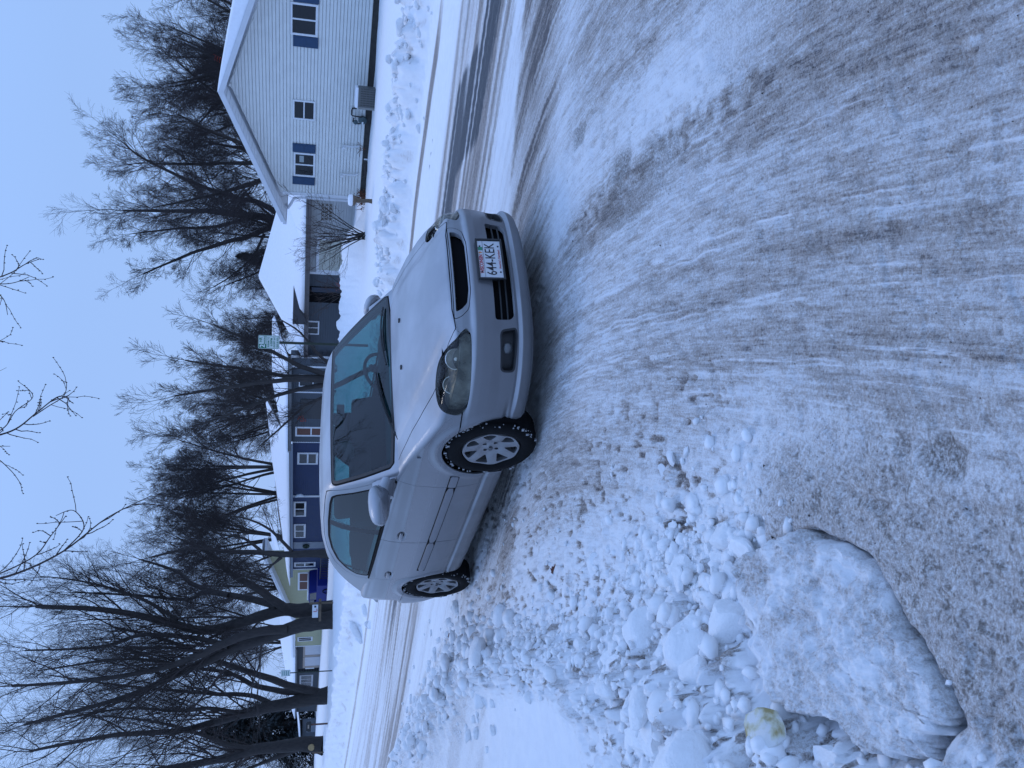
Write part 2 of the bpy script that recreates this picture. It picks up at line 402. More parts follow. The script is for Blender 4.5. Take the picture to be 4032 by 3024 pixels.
    sd_ = poly_sdf(x, y, SLAB_P); z = np.where(y < 3.2, z*(1-np.where(sd_ < 0, 1., .85*np.exp(-(np.clip(sd_, 0, 9)/.07)**2)))-.045*np.exp(-((sd_-.004)/.012)**2), z)
    # driven snow: ruts along the tracks
    if detail:
        a = y*1.0
        warp = .10*fbm(x/.8, y/.8, 2, 61)
        st1 = vnoise((ps+warp*.15)/.035, a/1.1, 62)-.5; st2 = vnoise((ps+warp*.3)/.12, a/1.6, 63)-.5
        amp = sstep(9, 4, r)
        z = z+road*(st2*.012*(.25+.75*amp)+st1*.0045*amp)
        near_r = sstep(.02, .25, L_)*sstep(-.2, -1, u)
        z = z+near_r*(fbm(x/.11, y/.075, 4, 71)*.0085*sstep(.35, -.35, x+1.15-.28*y+.6)*1+fbm(x/.05, y/.03, 4, 73)*.006)*sstep(14, 6, r)
        # polished pits
        z = z-near_r*.010*sstep(.18, .34, fbm(x/.16, y/.16, 2, 81))*sstep(7, 4, y)
    return z
def build_ground():
    rr = list(np.linspace(.75, 1.40, 14))
    while rr[-1] < 700:
        r = rr[-1]; dv = np.interp(r, [1.4, 6, 9, 25, 45], [1.60, 1.5, .72, .60, .70])
        rr.append(r+r*r/1262*dv if r < 46 else r*1.05)
    rr = np.array(rr)
    th = np.r_[np.radians(np.linspace(-72, -31, 60, endpoint=False)), np.radians(np.linspace(-31, 28, 640, endpoint=False)), np.radians(np.linspace(28, 72, 64))]
    R_, T_ = np.meshgrid(rr, th, indexing='ij'); x = R_*np.sin(T_); y = R_*np.cos(T_)
    z = ground_h(x, y)
    u = udist(x, y); L_ = lawn_sdf(x, y); ps = psi(x, y)
    # --- colour masks: dirt (brown salt and grit) and wet (bare dark asphalt)
    warp = .12*fbm(x/1.5, y/1.5, 2, 91)
    a = y
    s_f = vnoise((ps+warp*.2)/.05, a/1.7, 92)*sstep(8, 5.5, R_)+vnoise((ps+warp*.2)/.22, a/4.5, 96)*(1-sstep(8, 5.5, R_)); s_m = vnoise((ps+warp*.5)/.16, a/2.6, 93); s_b = vnoise((ps+warp)/.5, a/4, 94)
    road = sstep(.02, -.06, u)*sstep(-.02, .22, L_+.15*fbm(x/.4, y/.4, 3, 95))
    w = -u
    band = lambda c, h, s=.12: sstep(h+s, h-s*.2, np.abs(w+warp*.6-c))
    street = sstep(5.2, 6.6, y+.35*np.clip(x, 0, 3))
    # by distance from the far kerb: grit strip, fresh band, streaks, wet band, streaks, brown driven lane
    grit = band(np.interp(y, [11, 12.1, 13.5, 16], [.78, .48, .30, .3]), .13, .08)*sstep(10.3, 11.3, y)
    dirt = street*(grit*.8+sstep(2.2, 2.6, w)*sstep(14, 12, w)*(.30+.25*sstep(7.0, 8.2, w)+.45*sstep(.44, .68, s_f*.5+s_m*.5))*(1-.75*band(6.1, .45, .4))*(1-.6*sstep(9.9, 10.6, w))*(1-.75*sstep(-.6, -2.0, x)*sstep(6.0, 7.2, w)))
    wet = street*(1.0*band(np.interp(y, [6.5, 7.4, 8.0, 9.3, 14, 60], [4.65, 4.42, 4.2, 3.3, 3.2, 3.4]), .26, .14)*(.45+.55*sstep(.22, .45, s_m))*sstep(26, 14, y)
                  +.45*band(np.interp(y, [7, 9.3], [3.45, 2.6]), .25, .2)*sstep(.45, .6, s_f)*sstep(30, 14, y)+.22*grit+.9*band(1.35, .02, .05)*sstep(.72, .78, vnoise(ps/.07, a/.6, 97)))
    wet = wet*(1-.75*sstep(13, 17, y)); dirt = np.maximum(dirt, street*sstep(14, 18, y)*sstep(.6, 1.4, w)*(.24+.30*sstep(.40, .75, s_m*.6+s_f*.4)))*(1-.35*street*sstep(14, 18, y))
    lane = sstep(6.5, 4.8, y+.25*x)                       # turning lane towards the camera
    brn = sstep(.30, .75, fbm(x/1.1, y/1.1, 3, 101)*.5+.5)
    grn = fbm(x/.035, y/.05, 3, 102)*.5+.5
    off_ = sstep(.15, .75, L_)
    streak = sstep(.40, .66, s_f*.40+s_m*.32+grn*.30)
    zoneR = sstep(1.55, 1.95, ps)*sstep(3.6, 2.6, ps)
    dl = lane*off_*(.29+.13*brn+.15*streak+.10*zoneR)
    cleanp = sstep(.9, .25, np.abs(ps-.95-.1*np.sin(y)))*sstep(3.0, 4.2, y)*.0
    strip_clean = np.exp(-((ps-1.34)/.24)**4)*sstep(2.3, 3.0, y)*sstep(7, 5.6, y)
    dl = dl*(1-.60*strip_clean)
    edge_clean = np.exp(-((L_-.55)/.30)**2)*sstep(2.0, 2.6, y)
    dl = dl*(1-.50*edge_clean)
    # sharp dirty margin of the right-hand rut
    mg = np.exp(-((ps-1.07-.06*fbm(x/.3, y/.3, 2, 5))/.085)**2)*sstep(2.2, 2.8, y)*sstep(5.4, 4.4, y)
    dl = dl+lane*mg*.35*sstep(.35, .7, grn)
    dirt = np.maximum(dirt, dl)
    # icy footprints / bare patches
    icy = np.zeros_like(x)
    for (px, py, sx, sy, k) in ((1.12, 4.04, .085, .15, 1), (1.47, 4.77, .075, .14, 1), (1.05, 3.55, .12, .30, .6), (.92, 3.95, .14, .45, .55), (-.15, 1.75, .055, .085, 1.2), (-.13, 1.90, .03, .04, .9), (-.30, 2.0, .02, .06, .8), (1.35, 2.85, .35, .25, .35), (-2.5, 8.1, .16, .3, .9)):
        icy = np.maximum(icy, k*sstep(1.25, .6, np.hypot((x-px)/sx, (y-py)/sy)+.35*fbm(x/.05, y/.05, 3, 7)))
    pits = sstep(.26, .45, fbm(x/.05, y/.05, 4, 111))*off_*lane*.6
    icy = np.maximum(icy, pits*.6)
    z = z-.012*icy*(R_ < 9)
    # ridge lines of clean snow pressed up between the tyres
    ln = np.zeros_like(x)
    lr = np.random.default_rng(17); extra = [(c0, ys_, ys_+lr.uniform(.3, 1.3)) for c0, ys_ in zip(lr.uniform(-.08, 1.0, 40), lr.uniform(1.2, 5.0, 40))]
    for c, y0_, y1_ in tuple(extra)+((.58, 1.2, 3.3), (.64, 1.2, 1.9), (.47, 1.7, 2.9), (.33, 1.3, 2.8), (.16, 1.4, 2.5), (.06, 1.3, 3.2), (-.02, 1.6, 3.4), (-.07, 1.7, 3.3), (.25, 3.0, 5.2), (.33, 3.2, 5.4), (.15, 3.3, 5.0), (.72, 3.4, 5.6), (.83, 3.6, 6.0), (.95, 4.2, 6.2), (.55, 3.2, 5.6), (1.3, 4.6, 6.4)):
        c_ = c+.016*fbm(y/.25, x*0+c*9, 3, 13); wdt = (.0030+.002*vnoise(y/.1, x*0+c*5, 15))*np.clip(y/2.6, .8, 2)
        ln = np.maximum(ln, np.exp(-((ps-c_)/wdt)**2)*sstep(y0_-.15, y0_+.15, y)*sstep(y1_+.2, y1_-.2, y)*sstep(.42, .58, vnoise(y/.16, x*0+c*31, 14)))
    for sh in (.031, .075, -.05):       # the same pattern repeats beside each line, fainter
        ln = np.maximum(ln, 0)
    z = z+ln*.004*off_; dirt = dirt*(1-.75*ln*off_)
    # tread blocks pressed across the tracks
    tb = (np.sin(y/.0105+9*vnoise(ps/.08, y/.6, 141)) > .35)*sstep(.5, .62, vnoise(ps/.13, y/.9, 142))*lane*off_*sstep(5, 3, y)
    z = z-.0016*tb*sstep(.55, .7, vnoise(x/.5, y/.5, 144))
    lb = np.exp(-((L_-.42)/.15)**2)*sstep(8.3, 9.2, y)*sstep(22, 15, y)
    dirt = np.maximum(dirt, lb*.42*sstep(.3, .6, s_f*.5+grn*.5))
    # thin salt grit at the foot of the banks and in the hollows between lumps
    rgz = np.exp(-((L_+.2)/.6)**2)*sstep(12, 8, y)*(1-sstep(3.6, 4.4, y)*sstep(-.22, -.42, L_)); gz = z-hz(x, y, u)
    dirt = np.maximum(dirt, rgz*.30*sstep(.10, .45, fbm(x/.09, y/.09, 4, 121)))
    pk = sstep(-.1, .25, L_)*sstep(1.5, .9, L_)*sstep(2.4, 3.2, y)*sstep(9.5, 7.5, y); sp_ = fbm(x/.045, y/.075, 3, 131)
    z = z-.014*pk*sstep(.22, .42, sp_); dirt = np.maximum(dirt, pk*.75*sstep(.26, .46, sp_))
    dirt = np.maximum(dirt, rgz*.7*sstep(.30, .50, fbm(x/.04, y/.04, 3, 133)))
    dirt = np.maximum(dirt, sstep(0, .3, u)*sstep(1.3, .6, u)*.30*sstep(.1, .5, fbm(x/.25, y/.25, 3, 123)))
    # crusty gritty corner next to the slab
    cr = sstep(2.9, 2.3, y)*sstep(.12, -.30, x+.12*fbm(x/.2, y/.2, 3, 151))*sstep(.12, .25, L_)
    icy = np.maximum(icy, cr*.9*sstep(.22, .42, fbm(x/.022, y/.022, 3, 152)))
    dirt = np.clip(np.maximum(dirt*(1-cr*.5), cr*(.40+.10*grn)), 0, 1)
    wet = np.clip(wet, 0, 1)*sstep(-.02, -.12, u); icy = np.clip(icy, 0, 1)
    NR_, NT_ = x.shape; V = np.stack([x, y, z], -1).reshape(-1, 3)
    i = np.arange(NR_-1)[:, None]*NT_+np.arange(NT_-1)[None]
    F = np.stack([i, i+NT_, i+NT_+1, i+1], -1).reshape(-1, 4)[:, ::-1]
    fu = u[:-1, :-1].ravel(); fl = L_[:-1, :-1].ravel()
    att = {'grain': np.clip(cr+sstep(.3, -.1, L_)*(y < 9), 0, 1).ravel(), 'psi': ps.ravel(), 'dirt': dirt.ravel(), 'wet': wet.ravel(), 'icy': icy.ravel()}
    for nm, sel in (('road', (fu <= .0) & (fl > -.0)), ('snowy_yard', fu > .0), ('snowy_verge', (fu <= .0) & (fl <= -.0))):
        f = F[sel]; used, inv = np.unique(f, return_inverse=True)
        o = mesh_np(nm, V[used], inv.reshape(-1, 4), M_ground, None, True, kind='structure')
        for k_, v_ in att.items():
            at = o.data.attributes.new(k_, 'FLOAT', 'POINT'); at.data.foreach_set('value', v_[used].astype(np.float32))
    # the rest of the world behind and beside the camera
    b = MB(); b.addnp([(-900, -900, -2.5), (900, -900, -2.5), (900, 900, -2.9), (-900, 900, -2.9)], [(0, 1, 2, 3)]); b.build('ground', M_snow, kind='structure', recalc=False)
    t2 = np.linspace(math.radians(72), math.radians(288), 90); r2 = np.r_[.75, np.geomspace(1, 700, 70)]
    Rg, Tg = np.meshgrid(r2, t2, indexing='ij'); x = Rg*np.sin(Tg); y = Rg*np.cos(Tg); z = ground_h(x, y, False)
    V = np.stack([x, y, z], -1).reshape(-1, 3); n_ = len(t2); i = np.arange(len(r2)-1)[:, None]*n_+np.arange(n_-1)[None]
    o = mesh_np('ground', V, np.stack([i, i+n_, i+n_+1, i+1], -1).reshape(-1, 4)[:, ::-1], M_ground, None, True, kind='structure')
    t3 = np.linspace(0, 2*PI, 60, endpoint=False)
    b = MB(); b.add([(0, 0, -.01)]+[(.76*math.sin(t), .76*math.cos(t), 0) for t in t3], [(0, (i+1) % 60+1, i+1) for i in range(60)]); b.build('ground', M_ground, kind='structure')
def ground_material():
    m = bpy.data.materials.new('driven_snow'); m.use_nodes = True; n, l = m.node_tree.nodes, m.node_tree.links; b = n['Principled BSDF']
    tc = n.new('ShaderNodeTexCoord')
    def noise(s, d=6, r=.6):
        t = n.new('ShaderNodeTexNoise'); t.inputs['Scale'].default_value = s; t.inputs['Detail'].default_value = d; t.inputs['Roughness'].default_value = r; l.new(tc.outputs['Object'], t.inputs['Vector']); return t.outputs['Fac']
    def attr(k): t = n.new('ShaderNodeAttribute'); t.attribute_name = k; return t.outputs['Fac']
    def mr(s, a, b_, c=0, d=1): t = n.new('ShaderNodeMapRange'); t.inputs[1].default_value = a; t.inputs[2].default_value = b_; t.inputs[3].default_value = c; t.inputs[4].default_value = d; l.new(s, t.inputs[0]); return t.outputs[0]
    def mth(op, a, b_):
        t = n.new('ShaderNodeMath'); t.operation = op
        for i, v in enumerate((a, b_)):
            if isinstance(v, (int, float)): t.inputs[i].default_value = v
            else: l.new(v, t.inputs[i])
        return t.outputs[0]
    def mix(f, a, b_):
        t = n.new('ShaderNodeMixRGB')
        if isinstance(f, float): t.inputs[0].default_value = f
        else: l.new(f, t.inputs[0])
        for i, v in ((1, a), (2, b_)):
            if isinstance(v, tuple): t.inputs[i].default_value = (*v, 1)
            else: l.new(v, t.inputs[i])
        return t.outputs[0]
    g1 = noise(95, 8, .72); g2 = noise(9, 6); g3 = noise(230, 5, .7); g4 = noise(28, 6, .65)
    dirt = attr('dirt'); wet = attr('wet'); icy = attr('icy'); ps = attr('psi'); gr = attr('grain'); ng = mr(gr, 0, 1, 1, .12)
    cb = n.new('ShaderNodeCombineXYZ'); sx = n.new('ShaderNodeSeparateXYZ'); l.new(tc.outputs['Object'], sx.inputs[0])
    l.new(mth('MULTIPLY', ps, 1.0), cb.inputs[0]); l.new(mth('MULTIPLY', sx.outputs['Y'], .085), cb.inputs[1])
    def snoise(sc, d=5, r=.6):
        t = n.new('ShaderNodeTexNoise'); t.inputs['Scale'].default_value = sc; t.inputs['Detail'].default_value = d; t.inputs['Roughness'].default_value = r; l.new(cb.outputs[0], t.inputs['Vector']); return t.outputs['Fac']
    s1 = snoise(75, 6, .72); s2 = snoise(9, 4, .6); s3 = snoise(24, 5, .65)
    ctr = lambda f, k: mth('MULTIPLY', mth('SUBTRACT', f, .5), k)
    pat = mth('ADD', mth('MULTIPLY', mth('ADD', ctr(s1, 2.8), mth('ADD', ctr(s3, 1.9), ctr(s2, 1.0))), ng), mth('ADD', mth('MULTIPLY', ctr(g1, 3.0), mr(gr, 0, 1, 1, 1.5)), mth('ADD', ctr(g4, 1.1), ctr(g3, 1.9))))
    dd = mth('ADD', mth('MULTIPLY', dirt, 1.15), mth('MULTIPLY', pat, mr(dirt, 0, .35, .10, .62)))
    base = mix(mr(g2, .35, .65), (.86, .865, .875), (.81, .82, .845))
    dc = mix(mr(g4, .4, .6), (.45, .385, .34), (.53, .485, .46))
    c = mix(mr(dd, .12, .70, 0, 1), base, dc)
    c = mix(mr(dd, .74, 1.12, 0, .92), c, (.150, .130, .128))
    c = mix(mth('MULTIPLY', icy, mr(g1, .38, .60, .15, 1.0)), c, (.20, .175, .155))
    wk = mr(mth('ADD', mth('ADD', wet, ctr(s1, .9)), ctr(g1, .8)), .30, .72)
    wk = mth('MULTIPLY', wk, mr(wet, 0, .12))
    c = mix(wk, c, (.05, .053, .065))
    l.new(c, b.inputs['Base Color'])
    rg = mth('SUBTRACT', mr(wk, 0, 1, .75, .38), mth('MULTIPLY', icy, .30)); l.new(rg, b.inputs['Roughness']); b.inputs['Specular IOR Level'].default_value = .3
    bp = n.new('ShaderNodeBump'); bp.inputs['Strength'].default_value = .9; bp.inputs['Distance'].default_value = .012
    hh = mth('ADD', mth('MULTIPLY', g1, 1.0), mth('ADD', mth('MULTIPLY', g3, .6), mth('MULTIPLY', s1, .9))); bm_ = mth('MULTIPLY', hh, mth('ADD', mth('MULTIPLY', dirt, 1.5), .30)); l.new(bm_, bp.inputs['Height']); l.new(bp.outputs[0], b.inputs['Normal'])
    return m
M_ground = ground_material()
build_ground()
def gz(x, y, detail=False): return float(ground_h(np.array([float(x)]), np.array([float(y)]), detail)[0])
# ---- lumps of ploughed snow that lie on the banks
def lump_mesh(name, seed, sharp=.5, m=M_chunk, sub=3):
    bm = bmesh.new(); bmesh.ops.create_icosphere(bm, subdivisions=sub, radius=1); r = np.random.default_rng(seed)
    P = r.normal(size=(15, 3)); P /= np.linalg.norm(P, axis=1)[:, None]; D = r.uniform(.50, .88, 15)
    co = np.array([v.co[:] for v in bm.verts]); 
    for p, d in zip(P, D): k = co@p; over = np.clip(k-d, 0, None); co = co-over[:, None]*p*(.9*sharp+.1)
    n1 = fbm(co[:, 0]*2+seed, co[:, 1]*2+co[:, 2]*1.3, 4, seed); co = co*(1+.12*n1[:, None]); co = co+.045*np.stack([fbm(co[:, 1]*6, co[:, 2]*6+k_, 2, seed+k_) for k_ in range(3)], 1)
    for v, c_ in zip(bm.verts, co): v.co = c_
    me = bpy.data.meshes.new(name); bm.to_mesh(me); bm.free(); me.materials.append(m); me.polygons.foreach_set('use_smooth', [True]*len(me.polygons)); me.set_sharp_from_angle(angle=math.radians(24))
    return me
LUMPS = [lump_mesh('snow_lump', s, 1.0 if s % 2 else .7) for s in range(12)]
def put_lump(x, y, s, label, group, name='snow_chunk', flat=.66, sink=.42, me=None, rot=None, zoff=0, hd=True):
    o = bpy.data.objects.new(name, me or LUMPS[rng.integers(12)]); C.objects.link(o)
    sx, sy, sz = s*rng.uniform(.75, 1.3), s*rng.uniform(.7, 1.1), s*flat*rng.uniform(.8, 1.2)
    o.scale = (sx, sy, sz); o.rotation_euler = rot or (rng.uniform(-.5, .5), rng.uniform(-.5, .5), rng.uniform(0, 6.3))
    o.location = (x, y, gz(x, y, hd)+sz*(.5-sink)+zoff); return tag(o, label, 'snow', group)
def scatter_line(P, n, spread, smin, smax, label, group, sub=1.0):
    P = np.array(P, float); seg_ = np.r_[0, np.cumsum(np.linalg.norm(np.diff(P, axis=0), axis=1))]
    for _ in range(n):
        t = rng.uniform(0, seg_[-1]); x = np.interp(t, seg_, P[:, 0])+rng.normal(0, spread); y = np.interp(t, seg_, P[:, 1])+rng.normal(0, spread)
        put_lump(x, y, smin*(smax/smin)**(rng.random()**1.6), label, group)
scatter_line([(-.62, 2.75), (-.85, 3.1), (-1.1, 3.6)], 48, .17, .022, .085, 'rounded lump of ploughed snow in the rubble beyond the big slab', 'snow lumps beyond the big slab')
scatter_line([(-1.15, 2.2), (-1.25, 2.9), (-1.35, 3.4)], 26, .14, .03, .10, 'thick block of snow in the heap on the lawn side of the big slab', 'snow blocks on the lawn side')
scatter_line([(-1.2, 3.8), (-1.45, 4.5), (-1.7, 5.2), (-2.0, 6.2)], 38, .13, .025, .07, 'small snow lump in the crumbly ridge edging the smooth lawn snow', 'snow lumps along the lawn edge')
scatter_line([(-2.1, 6.4), (-2.45, 7.6), (-3.0, 8.6), (-3.9, 9.9), (-5.2, 12.0)], 52, .20, .04, .14, 'broken snow lump on the ploughed ridge between street and lawn behind the car', 'snow lumps on the near ploughed ridge')
scatter_line([(7.3, 10.6), (5.9, 11.7), (3.6, 13.9), (1.2, 16.2), (-1, 18.3)], 72, .30, .05, .19, 'pale snow block in the low plough bank across the street, before the white house', 'snow blocks across the street')
for (x, y, s) in ((-.30, 3.32, .050), (-.26, 3.20, .030), (-.36, 3.42, .028), (-.95, 4.28, .070), (-1.03, 4.05, .060), (-.60, 2.88, .05)):
    put_lump(x, y, s, 'lone icy lump lying on the driven snow between slab and front wheel', 'lone lumps on the driven snow', flat=.55)
for _ in range(46):
    y = rng.uniform(2.9, 6.6); x = np.interp(y, [2.5, 3.5, 5, 7], [-.35, -.62, -1.15, -1.6])+rng.uniform(-.15, .42)
    put_lump(x, y, rng.uniform(.008, .024), 'crumb of snow scattered on the packed snow beside the car', 'snow crumbs beside the car', flat=.7)
# ---- the big slab in the foreground
SLAB = SLAB_P
M_slab = mat('slab_snow', (.74, .74, .745), .8, 0, .9, 75, .20, 16, .2)
def slab(name, P, top, thick, m, label, tiltx=0, tilty=0, rough=.020, cat='snow'):
    P = np.array(P); c = P.mean(0); D = catmull(P-c, 16); n_ = len(D); rng2 = np.random.default_rng(int(abs(c[0]*1000)))
    ang_ = np.arange(n_)/n_*40
    D = D*(1+.085*fbm(ang_*1.3, ang_*0, 5, 5, .7)[:, None])
    ks = np.r_[np.linspace(.02, .93, 60)**.8, .955, .975, .99, 1.0, 1.0, .985, .96, .93, .90]; zs_ = np.r_[np.zeros(60), -.004, -.010, -.020, -.035]; zs_ = np.r_[zs_, -np.linspace(.2, 1, len(ks)-len(zs_))*thick]
    V = []
    for k, z in zip(ks, zs_):
        x, y = D[:, 0]*k, D[:, 1]*k
        h = rough*2.2*fbm((x+c[0])/.22, (y+c[1])/.22, 4, 9)+rough*.9*fbm((x+c[0])/.05, (y+c[1])/.05, 4, 19)+rough*.5*fbm((x+c[0])/.012, (y+c[1])/.012, 2, 29)
        dr = 1+.03*fbm(ang_*2, ang_*0+z*60, 3, 3)*(k > .9)
        V.append(np.stack([x*dr, y*dr, z+h*(1 if z > -.03 else .3)+tiltx*x+tilty*y], 1))
    V = np.concatenate([np.array(V).reshape(-1, 3), [[0, 0, rough*2.2*float(fbm(np.array([c[0]/.22]), np.array([c[1]/.22]), 4, 9)[0])]]])
    R_ = len(ks); i = np.arange(R_-1)[:, None]*n_+np.arange(n_)[None]; j = np.arange(R_-1)[:, None]*n_+(np.arange(n_)[None]+1) % n_
    F4 = np.stack([i.ravel(), j.ravel(), (j+n_).ravel(), (i+n_).ravel()], 1)[:, ::-1]; F3 = np.array([(len(V)-1, q, (q+1) % n_) for q in range(n_)])
    o = mesh_np(name, V, [F4, F3], m, None, True); o.location = (c[0], c[1], top)
    for k_, v_ in (('dirt', np.clip(.16+.30*fbm(V[:, 0]/.12+3, V[:, 1]/.12, 4, 55)+.2*fbm(V[:, 0]/.03, V[:, 1]/.03, 3, 56), .05, .9)), ('psi', V[:, 0]*.3), ('grain', V[:, 0]*0+1), ('wet', V[:, 0]*0), ('icy', np.clip(1.4*fbm(V[:, 0]/.05, V[:, 1]/.05, 3, 57)-.70, 0, .6))):
        at = o.data.attributes.new(k_, 'FLOAT', 'POINT'); at.data.foreach_set('value', v_.astype(np.float32))
    return tag(o, label, cat)
slab('snow_slab', SLAB, .078, .20, M_ground, 'biggest slab of crusted snow, tilted, in the bottom foreground', -.253, .135)
def yellow_mat():
    m = mat('stained_snow', (.78, .78, .78), .75, 0, .5, 60, .1, 14, .2); n, l = m.node_tree.nodes, m.node_tree.links; b = n['Principled BSDF']
    tc = n.new('ShaderNodeTexCoord'); t = n.new('ShaderNodeTexNoise'); t.inputs['Scale'].default_value = 1.4; t.inputs['Detail'].default_value = 5; l.new(tc.outputs['Object'], t.inputs['Vector'])
    r = n.new('ShaderNodeValToRGB'); r.color_ramp.elements[0].position = .46; r.color_ramp.elements[0].color = (.82, .82, .80, 1); r.color_ramp.elements[1].position = .66; r.color_ramp.elements[1].color = (.46, .37, .17, 1); e_ = r.color_ramp.elements.new(.56); e_.color = (.70, .67, .50, 1)
    l.new(t.outputs['Fac'], r.inputs[0]); l.new(r.outputs[0], b.inputs['Base Color']); return m
M_yel = yellow_mat()
put_lump(-1.0, 2.20, .088, 'yellow-stained snow block tucked under the edge of the big slab', None, 'stained_snow_chunk', .5, .1, lump_mesh('stained_lump', 31, .8, M_yel), (.3, .2, .4), .02)
for (x, y, s, lb) in ((-.80, 2.62, .11, 'large pointed snow block leaning on the far end of the big slab'), (-.93, 2.80, .13, 'rounded boulder of snow just beyond the far end of the big slab'), (-1.22, 2.46, .15, 'long smooth snow block at the picture edge behind the stained block'), (-1.12, 1.95, .12, 'snow block half under the near outer edge of the big slab'), (-1.02, 3.28, .14, 'largest flat-topped snow boulder at the edge of the smooth lawn snow'), (-1.30, 2.95, .12, 'snow boulder on the lawn side of the heap')):
    put_lump(x, y, s, lb, None, flat=.7, sink=.15)
scatter_line([(-5.0, 20.5), (-9.0, 29.8), (-12.6, 35.5), (-19, 44)], 34, .6, .10, .34, 'snow block in the high plough bank before the double trunk and truck', 'snow blocks in the left far bank')
# small rubble that nobody could count
bm_ = bmesh.new(); bmesh.ops.create_icosphere(bm_, subdivisions=1, radius=1); ico_v = np.array([v.co[:] for v in bm_.verts]); ico_f = np.array([[v.index for v in f.verts] for f in bm_.faces]); bm_.free()
r_ = np.random.default_rng(41); Vs, Fs = [], []; cnt_ = 0
def rubble(P, n, spread, a, b_):
    global cnt_
    P = np.array(P, float); sg_ = np.r_[0, np.cumsum(np.linalg.norm(np.diff(P, axis=0), axis=1))]; t = r_.uniform(0, sg_[-1], n); x = np.interp(t, sg_, P[:, 0])+r_.normal(0, spread, n); y = np.interp(t, sg_, P[:, 1])+r_.normal(0, spread, n)
    z = ground_h(x, y); ok = ~((poly_sdf(x, y, SLAB_P) < .01) & (y < 3)); s = a*(b_/a)**(r_.random(n)**1.8)
    for k in np.nonzero(ok)[0]:
        v = ico_v*(1+r_.uniform(-.32, .32, (len(ico_v), 1)))*r_.uniform(.6, 1.3, 3)*s[k]*[1, 1, .8]; Vs.append(v+[x[k], y[k], z[k]+s[k]*.12]); Fs.append(ico_f+cnt_); cnt_ += len(ico_v)
rubble([(-.55, 2.65), (-.9, 3.1), (-1.2, 3.8)], 900, .20, .008, .042); rubble([(-1.05, 1.6), (-1.2, 2.4), (-1.3, 3.2)], 420, .14, .012, .055); rubble([(-1.25, 3.9), (-1.6, 5.0), (-2.0, 6.2)], 650, .12, .012, .045)
rubble([(-2.1, 6.4), (-2.9, 8.4), (-5.6, 12.6)], 900, .28, .02, .085); rubble([(7.3, 10.7), (3.6, 14.0), (-1, 18.5)], 700, .34, .03, .11); rubble([(-.44, 2.28), (-.58, 1.93), (-.72, 1.70)], 90, .016, .004, .013)
o = mesh_np('snow_rubble', np.concatenate(Vs), np.concatenate(Fs), M_chunk, None, True, kind='stuff'); tag(o, 'small crumbled snow strewn along the plough banks and round the slab', 'snow')
# grit
sb = []
r_ = np.random.default_rng(5)
gx = r_.uniform(-1.0, 1.3, 900); gy = r_.uniform(1.3, 5, 900); gzv = ground_h(gx, gy); Vg, Fg = [], []
for k in range(900):
    s = r_.uniform(.0012, .0035)*(1 if k > 60 else 2); p = np.array([gx[k], gy[k], gzv[k]+s*.3]); q = r_.normal(size=(4, 3)); q = q/np.linalg.norm(q, axis=1)[:, None]*s
    Vg += [p+v for v in q]; Fg += [(4*k, 4*k+1, 4*k+2), (4*k, 4*k+2, 4*k+3), (4*k, 4*k+3, 4*k+1), (4*k+1, 4*k+3, 4*k+2)]
g_ = mesh_np('road_grit', np.array(Vg), np.array(Fg), mat('grit', (.05, .042, .036), .8), None, False, kind='stuff'); tag(g_, 'dark grains of road grit strewn over the near driven snow', 'grit')
def leaf(x, y, s, rz, label, z=.02):
    P = [(0, 0), (.25, .30), (.12, .45), (.40, .60), (.2, .85), (0, 1.15), (-.2, .85), (-.38, .62), (-.1, .45), (-.28, .28)]
    b = MB(); b.add([(p[0]*s, p[1]*s, s*(.35*abs(p[0])+.25*math.sin(p[1]*3))) for p in P]+[(0, .5*s, 0), (0, -.5*s, .1*s)], [(i, (i+1) % 10, 10) for i in range(10)]+[(0, 1, 11)])
    o = b.build('dead_leaf', mat('dead_leaf', (.12, .035, .018), .6)); o.location = (x, y, gz(x, y, True)+z); o.rotation_euler = (.5, .3, rz); return tag(o, label, 'leaf')
leaf(-1.10, 4.93, .055, 2.6, 'curled red-brown leaf lying on a snow lump beside the car'); leaf(-2.58, 8.6, .06, 1.2, 'small dark leaf on the snow behind the car')
# ================================================================== houses across the street
M_white = mat('white_vinyl', (.66, .67, .645), .6, 0, .08, 40, .05, 3)
M_whitetrim = mat('white_trim', (.66, .68, .70), .5, 0, 0, 30, .05, 6)
M_fascia = mat('white_fascia', (.58, .60, .63), .5, 0, 0, 30, .05, 3)
M_navy = mat('navy_shutter', (.012, .045, .105), .55, 0, 0, 30, .1, 10)
M_pane = mat('dark_window_pane', (.010, .012, .015), .06, spec=.5)
M_conc = mat('dark_foundation', (.045, .043, .040), .9, 0, .4, 30, .3, 6)
M_greyside = mat('slate_siding', (.075, .088, .105), .7, 0, .1, 30, .08, 3)
M_blueside = mat('blue_siding', (.016, .035, .105), .6, 0, .1, 30, .08, 3)
M_yelside = mat('yellow_siding', (.40, .39, .235), .65, 0, .1, 30, .06, 3)
M_darkside = mat('charcoal_siding', (.045, .052, .062), .7, 0, .1, 30, .1, 3)
M_beige = mat('pale_siding', (.42, .43, .43), .65, 0, .1, 30, .06, 3)
M_tan = mat('tan_trim', (.33, .27, .22), .6, 0, .1, 30, .1, 6)
M_door = mat('garage_door_white', (.50, .50, .52), .5, 0, 0, 30, .05, 3)
M_shingle = mat('dark_shingles', (.055, .055, .06), .9, 0, .5, 50, .3, 20)
M_curtain = mat('brown_curtain', (.13, .060, .042), .8, 0, .2, 40, .2, 20)
M_wood = mat('weathered_wood', (.13, .095, .065), .85, 0, .4, 60, .3, 12, stretch=(1, 1, .15))
M_metal = mat('grey_metal', (.14, .145, .15), .5, .5, 0, 30, .15, 10)
M_gas = mat('gas_meter_green', (.05, .085, .095), .5, .2, 0, 30, .1, 10)
